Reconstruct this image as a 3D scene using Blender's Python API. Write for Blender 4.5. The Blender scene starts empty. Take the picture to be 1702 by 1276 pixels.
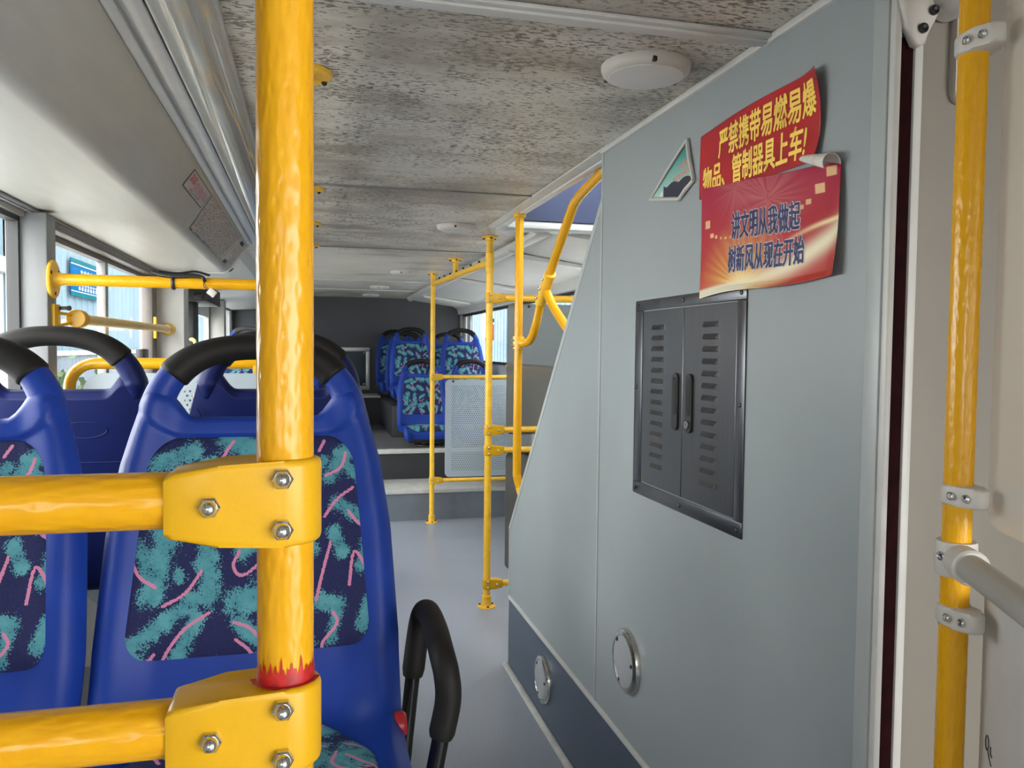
import bpy, bmesh, math, random
from mathutils import Vector, Matrix
import numpy as np

random.seed(7)
C = bpy.context.scene.collection
PI = math.pi

# ------------------------------------------------------------------ camera
YAW, PITCH, ROLL, EYE = .248, .04309, .01081, 1.235
cam = bpy.data.cameras.new('camera')
cam.sensor_width = 36
cam.lens = 1326.85 * 36 / 1702
cam.clip_start = .02
cam_o = bpy.data.objects.new('camera', cam)
C.objects.link(cam_o)
_f = Vector((math.sin(YAW) * math.cos(PITCH), math.cos(YAW) * math.cos(PITCH), -math.sin(PITCH)))
_r = Vector((math.cos(YAW), -math.sin(YAW), 0))
_u = _r.cross(_f)
_r, _u = math.cos(ROLL) * _r + math.sin(ROLL) * _u, -math.sin(ROLL) * _r + math.cos(ROLL) * _u
_m = Matrix((_r, _u, -_f)).transposed().to_4x4()
_m.translation = (0, 0, EYE)
cam_o.matrix_world = _m
bpy.context.scene.camera = cam_o

# ------------------------------------------------------------------ daylight (overcast sky) and exposure
sc = bpy.context.scene
sc.view_settings.view_transform = 'Standard'
sc.view_settings.look = 'None'
sc.view_settings.gamma = 1
sc.view_settings.exposure = 1.6
sc.view_settings.use_curve_mapping = False
w = bpy.data.worlds.new('overcast_sky')
sc.world = w
w.use_nodes = True
w.node_tree.nodes['Background'].inputs[0].default_value = (1.0, .985, .965, 1)
w.node_tree.nodes['Background'].inputs[1].default_value = 4.2
sc.cycles.use_denoising = True
sc.cycles.max_bounces = 14
sc.cycles.diffuse_bounces = 8
sc.cycles.transparent_max_bounces = 24
sc.cycles.sample_clamp_indirect = 8


def portal(x, y, z, sx, sy, rot):
    """marks an opening through which the sky lights the bus (guides sampling, gives off no light)"""
    l = bpy.data.lights.new('window_portal', 'AREA')
    l.shape = 'RECTANGLE'
    l.size, l.size_y = sx, sy
    l.cycles.is_portal = True
    o = bpy.data.objects.new('window_portal', l)
    o.location = (x, y, z)
    o.rotation_euler = rot
    C.objects.link(o)


R_IN_RIGHT = (0, -PI / 2, 0)   # shines towards +x
R_IN_LEFT = (0, PI / 2, 0)
R_BACK = (PI / 2, 0, 0)
portal(-1.0, 2.7, 1.3, .8, 3.3, R_IN_RIGHT)
portal(-1.0, -1.95, 1.3, .8, 1.6, R_IN_RIGHT)
portal(-1.0, 7.5, 1.3, .8, 2.4, R_IN_RIGHT)
portal(1.75, 5.9, 1.35, .7, 5.4, R_IN_LEFT)
portal(1.75, -1.65, .9, 1.9, 2.8, R_IN_LEFT)
portal(-1.0, 5.65, .8, 1.6, 2.3, R_IN_RIGHT)
portal(.95, -3.2, 1.17, 1.4, .9, R_BACK)
portal(1.13, 2.14, 2.2, .7, 2.3, (0, 0, 0))


# ------------------------------------------------------------------ materials
def new_mat(name):
    m = bpy.data.materials.new(name)
    m.use_nodes = True
    nt = m.node_tree
    return m, nt, nt.nodes['Principled BSDF']


def nd(nt, t, **k):
    n = nt.nodes.new(t)
    for a, v in k.items():
        if a in n.inputs.keys():
            n.inputs[a].default_value = v
        else:
            setattr(n, a, v)
    return n


def coords(nt, scale=(1, 1, 1)):
    tc = nt.nodes.new('ShaderNodeTexCoord')
    mp = nt.nodes.new('ShaderNodeMapping')
    mp.inputs['Scale'].default_value = scale
    nt.links.new(tc.outputs['Object'], mp.inputs['Vector'])
    return mp.outputs['Vector']


def ramp(nt, src, stops):
    r = nt.nodes.new('ShaderNodeValToRGB')
    el = r.color_ramp.elements
    el[0].position, el[0].color = stops[0][0], (*stops[0][1], 1)
    el[1].position, el[1].color = stops[-1][0], (*stops[-1][1], 1)
    for p, c in stops[1:-1]:
        e = el.new(p)
        e.color = (*c, 1)
    nt.links.new(src, r.inputs[0])
    return r.outputs[0]


def mix(nt, fac, a, b):
    n = nt.nodes.new('ShaderNodeMix')
    n.data_type = 'RGBA'
    for i, v in ((0, fac), (6, a), (7, b)):
        if hasattr(v, 'links'):
            nt.links.new(v, n.inputs[i])
        else:
            n.inputs[i].default_value = v if i == 0 else (*v, 1)
    return n.outputs[2]


def bump(nt, bs, h, strength=.3, dist=.002):
    b = nt.nodes.new('ShaderNodeBump')
    b.inputs['Strength'].default_value = strength
    b.inputs['Distance'].default_value = dist
    nt.links.new(h, b.inputs['Height'])
    nt.links.new(b.outputs[0], bs.inputs['Normal'])


def plain(name, col, rough=.5, metal=0, var=.12, vs=14, bs=0, bscale=300, stretch=(1, 1, 1), spec=.5):
    m, nt, p = new_mat(name)
    p.inputs['Roughness'].default_value = rough
    p.inputs['Metallic'].default_value = metal
    p.inputs['Specular IOR Level'].default_value = spec
    v = coords(nt, stretch)
    n = nd(nt, 'ShaderNodeTexNoise', Scale=vs, Detail=5.0, Roughness=.6)
    nt.links.new(v, n.inputs['Vector'])
    lo = tuple(c * (1 - var) for c in col)
    hi = tuple(min(1, c * (1 + var)) for c in col)
    nt.links.new(ramp(nt, n.outputs[0], [(.3, lo), (.7, hi)]), p.inputs['Base Color'])
    if bs:
        n2 = nd(nt, 'ShaderNodeTexNoise', Scale=bscale, Detail=2.0)
        nt.links.new(v, n2.inputs['Vector'])
        bump(nt, p, n2.outputs[0], bs)
    return m


def pole_mat(name, axis, depth=.9):
    """yellow plastic sleeve with a rippled surface running along one axis"""
    m, nt, p = new_mat(name)
    s = [230, 230, 230]
    s['xyz'.index(axis)] = 85
    v = coords(nt, s)
    vo = nd(nt, 'ShaderNodeTexVoronoi', Scale=1.0, feature='SMOOTH_F1')
    nt.links.new(v, vo.inputs['Vector'])
    no = nd(nt, 'ShaderNodeTexNoise', Scale=.6, Detail=3.0)
    nt.links.new(v, no.inputs['Vector'])
    col = ramp(nt, no.outputs[0], [(.25, (.65, .31, .003)), (.5, (.67, .33, .004)), (.8, (.70, .36, .006))])
    nt.links.new(col, p.inputs['Base Color'])
    p.inputs['Roughness'].default_value = .24
    p.inputs['Coat Weight'].default_value = .12
    p.inputs['Specular IOR Level'].default_value = .35
    p.inputs['Coat Roughness'].default_value = .1
    bump(nt, p, vo.outputs['Distance'], depth, .0010)
    return m


M = {}
M['pole_x'] = pole_mat('yellow_ripple_across', 'x')
M['pole_y'] = pole_mat('yellow_ripple_along', 'y')
M['pole_z'] = pole_mat('yellow_ripple_upright', 'z')
M['yellow'] = plain('yellow_plastic', (.62, .34, .006), .33, var=.05, spec=.35, bs=.06, bscale=220)
M['yellow_paint'] = plain('yellow_paint', (.82, .47, .03), .35, var=.12, vs=30)
M['yellow_pale'] = plain('pale_yellow_tube', (.72, .48, .14), .35, var=.1, vs=20)
M['chrome'] = plain('steel', (.62, .61, .58), .18, 1, var=.1)
M['dark_steel'] = plain('dark_steel', (.05, .05, .05), .4, .8)
M['red_paint'] = plain('red_paint', (.42, .012, .01), .4, var=.35, vs=160)
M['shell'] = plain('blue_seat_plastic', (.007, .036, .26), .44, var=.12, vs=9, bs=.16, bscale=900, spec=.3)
M['shell_shaded'] = plain('blue_seat_plastic_shaded', (.0025, .008, .075), .5, var=.1, vs=9, bs=.1, bscale=900, spec=.3)  # same blue plastic, its backlit shade put into the colour
M['grip'] = plain('black_foam_grip', (.010, .009, .008), .6, var=.2, bs=.05, bscale=700, spec=.25)
M['grip_lit'] = plain('lit_foam_grip', (.05, .05, .052), .45, var=.2)  # grip foam made paler, daylight on it put into the colour
M['black'] = plain('black_rubber', (.01, .01, .01), .4)
M['black_gloss'] = plain('black_tube_enamel', (.006, .006, .006), .22)
M['panel'] = plain('pale_grey_laminate', (.27, .30, .305), .38, var=.04, vs=3, bs=.03, bscale=60)
M['panel_trim'] = plain('grey_green_edging', (.36, .385, .38), .4, var=.04)
M['dado'] = plain('slate_blue_laminate', (.055, .075, .115), .38, var=.07, vs=4)
M['alu'] = plain('brushed_aluminium', (.55, .56, .57), .35, .6, var=.06)
M['white_trim'] = plain('off_white_trim', (.52, .515, .49), .42, var=.05)
M['white_plastic'] = plain('white_moulded_plastic', (.50, .475, .43), .45, var=.05, bs=.04, bscale=120)
M['dark_red'] = plain('maroon_seal', (.014, .0015, .002), .85, spec=.1, var=.5, vs=40)
M['end_wall'] = plain('warm_grey_panel', (.185, .165, .135), .5, var=.05, vs=3)
M['rear_wall'] = plain('charcoal_grey_panel', (.048, .049, .058), .6, var=.08, vs=3)
M['rear_dark'] = plain('dark_engine_box', (.022, .023, .028), .6, var=.2, vs=4)
M['hatch'] = plain('hatch_panel', (.045, .06, .075), .5, var=.08)
M['left_wall'] = plain('cream_side_wall', (.33, .325, .305), .5, var=.05, vs=4)
M['pillar_grey'] = plain('grey_pillar', (.17, .175, .18), .5, var=.05, vs=4)
M['tube_grey'] = plain('grey_plastic_tube', (.33, .31, .27), .4, var=.05)
M['right_wall'] = plain('grey_side_wall', (.33, .34, .34), .5, var=.07, vs=4)
M['duct'] = plain('off_white_duct', (.40, .392, .355), .42, var=.05, vs=5, stretch=(8, 1, 8))
M['cove'] = plain('grey_white_cove', (.56, .56, .54), .5, var=.05, vs=4)
M['stair_blue'] = plain('lilac_blue_wall', (.035, .045, .085), .6, spec=.1, var=.06, vs=3)
M['frame_dark'] = plain('dark_window_rubber', (.02, .02, .022), .5)
M['frame_brown'] = plain('brown_anodised_frame', (.09, .075, .068), .4, var=.15)
M['box_brown'] = plain('dark_brown_box', (.025, .018, .016), .5)
M['frame_grey'] = plain('grey_window_frame', (.22, .22, .22), .4, .3)
M['riser'] = plain('step_riser_vinyl', (.13, .15, .18), .5, var=.12, vs=6)
M['nosing'] = plain('grey_step_nosing', (.50, .50, .48), .45, var=.12, vs=20)
M['paper_white'] = plain('white_paper', (.62, .58, .52), .6, var=.12, vs=60)
M['ink_yellow'] = plain('yellow_ink', (.90, .62, .10), .5, var=.05)
M['ink_navy'] = plain('navy_ink', (.02, .025, .10), .5, var=.1)
M['ink_white'] = plain('white_ink', (.75, .70, .72), .5, var=.05)
M['ink_red'] = plain('red_ink', (.55, .06, .07), .5, var=.1)
M['ink_black'] = plain('black_ink', (.02, .02, .025), .5)
M['banner_blue'] = plain('teal_blue_banner', (.003, .07, .18), .95, spec=0, var=.1, vs=3)
M['banner_green'] = plain('teal_green_stripe', (.012, .09, .11), .95, spec=0, var=.1, vs=3)
M['ext_blue'] = plain('pale_blue_cladding', (.15, .205, .245), .95, spec=0, var=.06, vs=2)
M['ext_white'] = plain('white_cladding', (.33, .34, .35), .95, spec=0, var=.05)
M['ext_low'] = plain('weathered_plinth', (.15, .17, .20), .95, spec=0, var=.3, vs=9, stretch=(4, 4, .5))
M['ground'] = plain('concrete_yard', (.55, .55, .54), .8, var=.1, vs=2)
M['leaf'] = plain('dusty_leaf', (.06, .10, .04), .6, var=.4, vs=30)
M['notice'] = plain('pale_notice', (.65, .58, .58), .6)
M['lamp_plate'] = plain('milky_lamp_cover', (.56, .56, .54), .35, var=.04)
M['red_plastic'] = plain('red_plastic', (.45, .015, .02), .35)


def brushed():
    m, nt, p = new_mat('brushed_stainless')
    v = coords(nt, (1, 600, 3))
    n = nd(nt, 'ShaderNodeTexNoise', Scale=1.0, Detail=3.0)
    nt.links.new(v, n.inputs['Vector'])
    nt.links.new(ramp(nt, n.outputs[0], [(.2, (.095, .10, .11)), (.8, (.15, .15, .165))]), p.inputs['Base Color'])
    p.inputs['Metallic'].default_value = .9
    p.inputs['Roughness'].default_value = .3
    bump(nt, p, n.outputs[0], .05, .001)
    return m


M['stainless'] = brushed()


def floor_mat(name, a, b):
    m, nt, p = new_mat(name)
    v = coords(nt)
    n = nd(nt, 'ShaderNodeTexNoise', Scale=5.0, Detail=8.0, Roughness=.65)
    nt.links.new(v, n.inputs['Vector'])
    n2 = nd(nt, 'ShaderNodeTexNoise', Scale=420.0, Detail=2.0)
    nt.links.new(v, n2.inputs['Vector'])
    c1 = ramp(nt, n.outputs[0], [(.3, a), (.7, b)])
    c2 = ramp(nt, n2.outputs[0], [(.35, tuple(x * .8 for x in a)), (.65, tuple(x * 1.1 for x in b))])
    nt.links.new(mix(nt, .4, c1, c2), p.inputs['Base Color'])
    nt.links.new(ramp(nt, n.outputs[0], [(.3, (.30,) * 3), (.7, (.45,) * 3)]), p.inputs['Roughness'])
    bump(nt, p, n2.outputs[0], .1, .001)
    return m


M['floor'] = floor_mat('grey_vinyl_floor', (.235, .26, .315), (.295, .32, .375))
M['floor_rear'] = floor_mat('worn_dark_vinyl_floor', (.13, .13, .14), (.24, .24, .24))


def ceiling_mat():
    """grey-white laminate with mould specks and brown damp stains"""
    m, nt, p = new_mat('stained_ceiling_laminate')
    tc = nt.nodes.new('ShaderNodeTexCoord')
    obj = tc.outputs['Object']

    def noise(scale, st=(1, 1, 1), detail=4.0, off=(0, 0, 0)):
        mp = nt.nodes.new('ShaderNodeMapping')
        mp.inputs['Scale'].default_value = st
        mp.inputs['Location'].default_value = off
        nt.links.new(obj, mp.inputs['Vector'])
        n = nd(nt, 'ShaderNodeTexNoise', Scale=scale, Detail=detail, Roughness=.6)
        nt.links.new(mp.outputs[0], n.inputs['Vector'])
        return n.outputs[0]
    base = ramp(nt, noise(3), [(.3, (.54, .51, .45)), (.7, (.64, .605, .535))])
    # where the mould grows: mostly the front right of the saloon
    sep = nt.nodes.new('ShaderNodeSeparateXYZ')
    nt.links.new(obj, sep.inputs[0])

    def smooth(src, a, b, c=0, d=1):
        n = nt.nodes.new('ShaderNodeMapRange')
        n.interpolation_type = 'SMOOTHSTEP'
        for i, v_ in enumerate((a, b, c, d)):
            n.inputs[i + 1].default_value = v_
        nt.links.new(src, n.inputs[0])
        return n.outputs[0]

    def math_(op, a, b):
        n = nt.nodes.new('ShaderNodeMath')
        n.operation = op
        for i, v_ in enumerate((a, b)):
            if hasattr(v_, 'links'):
                nt.links.new(v_, n.inputs[i])
            else:
                n.inputs[i].default_value = v_
        return n.outputs[0]
    fx = smooth(sep.outputs[0], .0, .6)
    fy = smooth(sep.outputs[1], 3.0, 2.2)
    near = smooth(sep.outputs[1], 2.2, 1.2)
    dens = math_('MAXIMUM', math_('MULTIPLY', fx, fy), math_('MULTIPLY', near, .8))
    specks = noise(150, (.38, 1, 1), 2.0)
    big = noise(4, (.8, 1, 1), 3.0, (3, 1, 0))
    clump = noise(17, (.7, 1, 1), 2.0, (5, 5, 0))
    lvl = math_('ADD', specks, math_('MULTIPLY', math_('SUBTRACT', big, .5), .35))
    lvl = math_('ADD', lvl, math_('MULTIPLY', math_('SUBTRACT', clump, .5), .35))
    lvl = math_('ADD', lvl, math_('MULTIPLY', dens, .18))
    mk = smooth(lvl, .695, .735)
    col = mix(nt, math_('MULTIPLY', mk, .90), base, (.075, .068, .06))
    # broad brown damp patches
    damp = noise(2.2, (.8, 1.6, 1), 5.0, (7, 2, 0))
    dlv = math_('ADD', damp, math_('MULTIPLY', dens, .15))
    dk = math_('MULTIPLY', smooth(dlv, .52, .76), .72)
    col = mix(nt, dk, col, (.21, .175, .125))
    # rusty bloom towards the rear
    rust = noise(3.2, (.35, 2.5, 1), 5.0, (1, 9, 0))
    ry = smooth(sep.outputs[1], 4.2, 5.6)
    rk = math_('MULTIPLY', math_('MULTIPLY', smooth(rust, .48, .72), ry), .6)
    col = mix(nt, rk, col, (.36, .22, .11))
    nt.links.new(col, p.inputs['Base Color'])
    p.inputs['Roughness'].default_value = .42
    return m


M['ceiling'] = ceiling_mat()


def glassy(name, tint, clear, gloss_rough=.03, body=(.5, .5, .5), body_rough=.4):
    """clear = how much passes straight through; the rest is a hazy solid body; a thin gloss on top"""
    m, nt, p = new_mat(name)
    p.inputs['Base Color'].default_value = (*body, 1)
    p.inputs['Roughness'].default_value = body_rough
    tr = nd(nt, 'ShaderNodeBsdfTransparent')
    tr.inputs[0].default_value = (*tint, 1)
    gl = nd(nt, 'ShaderNodeBsdfGlossy')
    gl.inputs['Roughness'].default_value = gloss_rough
    fr0 = nd(nt, 'ShaderNodeFresnel', IOR=1.3)
    geo = nd(nt, 'ShaderNodeNewGeometry')
    inv = nt.nodes.new('ShaderNodeMath')
    inv.operation = 'SUBTRACT'
    inv.inputs[0].default_value = .6
    nt.links.new(geo.outputs['Backfacing'], inv.inputs[1])
    fr = nt.nodes.new('ShaderNodeMath')
    fr.operation = 'MULTIPLY'
    fr.use_clamp = True
    nt.links.new(fr0.outputs[0], fr.inputs[0])
    nt.links.new(inv.outputs[0], fr.inputs[1])
    a = nt.nodes.new('ShaderNodeMixShader')
    a.inputs[0].default_value = 1 - clear
    nt.links.new(tr.outputs[0], a.inputs[1])
    nt.links.new(p.outputs[0], a.inputs[2])
    b = nt.nodes.new('ShaderNodeMixShader')
    nt.links.new(fr.outputs[0], b.inputs[0])
    nt.links.new(a.outputs[0], b.inputs[1])
    nt.links.new(gl.outputs[0], b.inputs[2])
    nt.links.new(b.outputs[0], nt.nodes['Material Output'].inputs['Surface'])
    return m


M['glass'] = glassy('window_glass', (.96, .98, .98), .995)
M['smoked'] = glassy('smoked_acrylic', (.62, .62, .60), .5, .15, (.22, .215, .20), .3)
M['clear_cover'] = glassy('clear_lamp_cover', (.85, .87, .86), .55, .05, (.50, .49, .46), .10)
M['screen'] = glassy('scratched_clear_screen', (.92, .92, .92), .5, .2, (.66, .62, .56), .45)


def perforated(name, col, px, pz, r):
    """sheet with a staggered grid of punched holes (object x and z)"""
    m, nt, p = new_mat(name)
    p.inputs['Base Color'].default_value = (*col, 1)
    p.inputs['Roughness'].default_value = .4
    tc = nt.nodes.new('ShaderNodeTexCoord')
    sep = nt.nodes.new('ShaderNodeSeparateXYZ')
    nt.links.new(tc.outputs['Object'], sep.inputs[0])

    def mt(op, a, b=None):
        n = nt.nodes.new('ShaderNodeMath')
        n.operation = op
        for i, v in enumerate((a, b)):
            if v is None:
                continue
            if hasattr(v, 'links'):
                nt.links.new(v, n.inputs[i])
            else:
                n.inputs[i].default_value = v
        return n.outputs[0]
    zz = mt('DIVIDE', sep.outputs[2], pz)
    row = mt('FLOOR', zz)
    half = mt('MULTIPLY', mt('FLOORED_MODULO', row, 2.0), .5)
    xx = mt('ADD', mt('DIVIDE', sep.outputs[0], px), half)
    dx = mt('MULTIPLY', mt('SUBTRACT', mt('FRACT', xx), .5), px)
    dz = mt('MULTIPLY', mt('SUBTRACT', mt('FRACT', zz), .5), pz)
    d = mt('SQRT', mt('ADD', mt('MULTIPLY', dx, dx), mt('MULTIPLY', dz, dz)))
    hole = mt('LESS_THAN', d, r)
    # plain margins are left by the mesh attribute "holes"
    at = nt.nodes.new('ShaderNodeAttribute')
    at.attribute_name = 'holes'
    hole = mt('MULTIPLY', hole, mt('GREATER_THAN', at.outputs['Fac'], .5))
    tr = nd(nt, 'ShaderNodeBsdfTransparent')
    mx = nt.nodes.new('ShaderNodeMixShader')
    nt.links.new(hole, mx.inputs[0])
    nt.links.new(p.outputs[0], mx.inputs[1])
    nt.links.new(tr.outputs[0], mx.inputs[2])
    nt.links.new(mx.outputs[0], nt.nodes['Material Output'].inputs['Surface'])
    return m


M['perf'] = perforated('pale_blue_perforated_sheet', (.33, .385, .43), .016, .014, .0036)


def fabric_mat():
    m, nt, p = new_mat('patterned_seat_fabric')
    ta = nt.nodes.new('ShaderNodeAttribute')
    ta.attribute_name = 'teal'
    pa = nt.nodes.new('ShaderNodeAttribute')
    pa.attribute_name = 'pink'
    v = coords(nt)
    n = nd(nt, 'ShaderNodeTexNoise', Scale=420.0, Detail=2.0, Roughness=.6)
    nt.links.new(v, n.inputs['Vector'])
    n2 = nd(nt, 'ShaderNodeTexNoise', Scale=38.0, Detail=4.0, Roughness=.65)
    nt.links.new(v, n2.inputs['Vector'])

    def mt(op, a, b):
        q = nt.nodes.new('ShaderNodeMath')
        q.operation = op
        for i, x in enumerate((a, b)):
            if hasattr(x, 'links'):
                nt.links.new(x, q.inputs[i])
            else:
                q.inputs[i].default_value = x
        return q.outputs[0]
    k = mt('ADD', ta.outputs['Fac'], mt('MULTIPLY', mt('SUBTRACT', n.outputs[0], .5), 1.9))
    k = mt('ADD', k, mt('MULTIPLY', mt('SUBTRACT', n2.outputs[0], .5), 1.5))
    teal = mt('GREATER_THAN', k, .66)
    teal_c = ramp(nt, n2.outputs[0], [(.35, (.040, .19, .24)), (.65, (.085, .29, .33))])
    navy = ramp(nt, n.outputs[0], [(.3, (.004, .006, .045)), (.7, (.008, .012, .085))])
    c = mix(nt, teal, navy, teal_c)
    pk = mt('ADD', pa.outputs['Fac'], mt('MULTIPLY', mt('SUBTRACT', n.outputs[0], .5), .5))
    c = mix(nt, mt('GREATER_THAN', pk, .5), c, (.52, .19, .32))
    nt.links.new(c, p.inputs['Base Color'])
    p.inputs['Roughness'].default_value = .85
    bump(nt, p, n.outputs[0], .25, .0008)
    return m


M['fabric'] = fabric_mat()


def print_mat(name, rough=.3, attr='ink'):
    """printed paper: the print is a colour attribute"""
    m, nt, p = new_mat(name)
    a = nt.nodes.new('ShaderNodeAttribute')
    a.attribute_name = attr
    v = coords(nt)
    n = nd(nt, 'ShaderNodeTexNoise', Scale=90.0, Detail=3.0)
    nt.links.new(v, n.inputs['Vector'])
    nt.links.new(a.outputs['Color'], p.inputs['Base Color'])
    p.inputs['Roughness'].default_value = rough
    bump(nt, p, n.outputs[0], .04, .002)
    return m


M['print'] = print_mat('glossy_printed_sheet')
M['print_matt'] = print_mat('printed_paper', .6)


# ------------------------------------------------------------------ mesh helper
class MB:
    def __init__(s):
        s.bm = bmesh.new()

    def box(s, a, b, bev=0, seg=2):
        a, b = [min(p, q) for p, q in zip(a, b)], [max(p, q) for p, q in zip(a, b)]
        vs = [s.bm.verts.new((x, y, z)) for x in (a[0], b[0]) for y in (a[1], b[1]) for z in (a[2], b[2])]
        fs = [s.bm.faces.new([vs[i] for i in q]) for q in
              ((0, 1, 3, 2), (4, 6, 7, 5), (0, 4, 5, 1), (2, 3, 7, 6), (0, 2, 6, 4), (1, 5, 7, 3))]
        if bev:
            es = list({e for f in fs for e in f.edges})
            bmesh.ops.bevel(s.bm, geom=es, offset=bev, segments=seg, affect='EDGES', profile=.5)
        return s

    def tube(s, path, r, seg=16, caps=True, flat=None):
        """sweep; r number or list; flat = (axis vector, factor) squeezes the section along an axis"""
        path = [Vector(p) for p in path]
        n = len(path)
        rs = r if isinstance(r, (list, tuple)) else [r] * n
        tans = []
        for i in range(n):
            t = path[min(i + 1, n - 1)] - path[max(i - 1, 0)]
            tans.append(t.normalized())
        up = Vector((0, 0, 1)) if abs(tans[0].z) < .9 else Vector((1, 0, 0))
        a = tans[0].cross(up).normalized()
        rings = []
        for i in range(n):
            t = tans[i]
            a = (a - t * a.dot(t)).normalized()
            b = t.cross(a)
            ring = []
            for k in range(seg):
                ang = 2 * PI * k / seg
                d = (a * math.cos(ang) + b * math.sin(ang)) * rs[i]
                if flat:
                    ax, fct = flat
                    d = d + ax * (d.dot(ax) * (fct - 1))
                ring.append(s.bm.verts.new(path[i] + d))
            rings.append(ring)
        for i in range(n - 1):
            for k in range(seg):
                s.bm.faces.new((rings[i][k], rings[i][(k + 1) % seg], rings[i + 1][(k + 1) % seg], rings[i + 1][k]))
        if caps:
            s.bm.faces.new(rings[0][::-1])
            s.bm.faces.new(rings[-1])
        return s

    def cyl(s, p, q, r, seg=20, r2=None):
        return s.tube([p, q], [r, r if r2 is None else r2], seg)

    def lathe(s, base, axis, prof, seg=32):
        """prof: list of (distance along axis, radius)"""
        axis = Vector(axis).normalized()
        up = Vector((0, 0, 1)) if abs(axis.z) < .9 else Vector((1, 0, 0))
        a = axis.cross(up).normalized()
        b = axis.cross(a)
        base = Vector(base)
        rings = []
        for h, r in prof:
            if r < 1e-6:
                rings.append([s.bm.verts.new(base + axis * h)])
            else:
                rings.append([s.bm.verts.new(base + axis * h + (a * math.cos(2 * PI * k / seg) + b * math.sin(2 * PI * k / seg)) * r) for k in range(seg)])
        for A, B in zip(rings, rings[1:]):
            for k in range(seg):
                k2 = (k + 1) % seg
                if len(A) == 1 and len(B) == 1:
                    continue
                if len(A) == 1:
                    s.bm.faces.new((A[0], B[k2], B[k]))
                elif len(B) == 1:
                    s.bm.faces.new((A[k], A[k2], B[0]))
                else:
                    s.bm.faces.new((A[k], A[k2], B[k2], B[k]))
        for R_ in (rings[0], rings[-1]):
            if len(R_) > 1:
                try:
                    s.bm.faces.new(R_)
                except ValueError:
                    pass
        return s

    def prism(s, pts, d, bev=0):
        """pts: planar loop of 3-D points, extruded by vector d"""
        d = Vector(d)
        v1 = [s.bm.verts.new(p) for p in pts]
        v2 = [s.bm.verts.new(Vector(p) + d) for p in pts]
        n = len(pts)
        fs = [s.bm.faces.new(v1), s.bm.faces.new(v2[::-1])]
        for i in range(n):
            j = (i + 1) % n
            fs.append(s.bm.faces.new((v1[j], v1[i], v2[i], v2[j])))
        if bev:
            es = list({e for f in fs[:2] for e in f.edges})
            bmesh.ops.bevel(s.bm, geom=es, offset=bev, segments=2, affect='EDGES', profile=.5)
        return s

    def grid(s, nu, nv, fn):
        vs = [[s.bm.verts.new(fn(i / (nu - 1), j / (nv - 1))) for i in range(nu)] for j in range(nv)]
        for j in range(nv - 1):
            for i in range(nu - 1):
                s.bm.faces.new((vs[j][i], vs[j][i + 1], vs[j + 1][i + 1], vs[j + 1][i]))
        return vs

    def build(s, name, mat, parent=None, smooth=True, angle=35, local=False, attrs=None):
        bmesh.ops.recalc_face_normals(s.bm, faces=s.bm.faces)
        me = bpy.data.meshes.new(name)
        if parent is None:
            org = Vector((0, 0, 0))
            if not local:
                cs = np.array([v.co for v in s.bm.verts])
                org = Vector(((cs[:, 0].min() + cs[:, 0].max()) / 2, (cs[:, 1].min() + cs[:, 1].max()) / 2, cs[:, 2].min()))
        else:
            org = Vector((0, 0, 0))
            if not local:
                q = parent
                while q is not None:
                    org += q.location
                    q = q.parent
        for v in s.bm.verts:
            v.co -= org
        s.bm.to_mesh(me)
        s.bm.free()
        if smooth:
            me.polygons.foreach_set('use_smooth', [True] * len(me.polygons))
            me.set_sharp_from_angle(angle=math.radians(angle))
        me.materials.append(M[mat] if isinstance(mat, str) else mat)
        for k, (typ, vals) in (attrs or {}).items():
            a = me.attributes.new(k, typ, 'POINT')
            if typ == 'FLOAT':
                a.data.foreach_set('value', list(vals))
            else:
                a.data.foreach_set('color', [c for v in vals for c in v])
        o = bpy.data.objects.new(name, me)
        if parent is None:
            o.location = org
        else:
            o.parent = parent
        C.objects.link(o)
        return o


def tag(o, label, cat, group=None):
    o['label'] = label
    o['category'] = cat
    if group:
        o['group'] = group
    return o


def thing(name, label, cat, loc=(0, 0, 0), group=None):
    o = bpy.data.objects.new(name, None)
    o.empty_display_size = .05
    o.location = loc
    C.objects.link(o)
    return tag(o, label, cat, group)


def struct(name, mb, mat, label, cat, parent=None, **k):
    o = mb.build(name, mat, parent, **k)
    if parent is None:
        o['kind'] = 'structure'
        tag(o, label, cat)
    return o


def copy_tree(o, parent=None):
    c = o.copy()
    C.objects.link(c)
    c.parent = parent
    for ch in list(o.children):
        copy_tree(ch, c)
    return c


def bez(pts, n=8):
    """Catmull-Rom through points"""
    P = [Vector(p) for p in pts]
    P = [P[0] * 2 - P[1]] + P + [P[-1] * 2 - P[-2]]
    out = []
    for i in range(1, len(P) - 2):
        for k in range(n):
            t = k / n
            a, b, c, d = P[i - 1], P[i], P[i + 1], P[i + 2]
            out.append(.5 * ((2 * b) + (c - a) * t + (2 * a - 5 * b + 4 * c - d) * t * t + (3 * b - a - 3 * c + d) * t ** 3))
    out.append(P[-2])
    return out


def round_rect(u0, v0, u1, v1, r, n=6):
    out = []
    for cx, cy, a0 in ((u1 - r, v1 - r, 0), (u0 + r, v1 - r, 90), (u0 + r, v0 + r, 180), (u1 - r, v0 + r, 270)):
        for k in range(n + 1):
            a = math.radians(a0 + 90 * k / n)
            out.append((cx + r * math.cos(a), cy + r * math.sin(a)))
    return out


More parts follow.
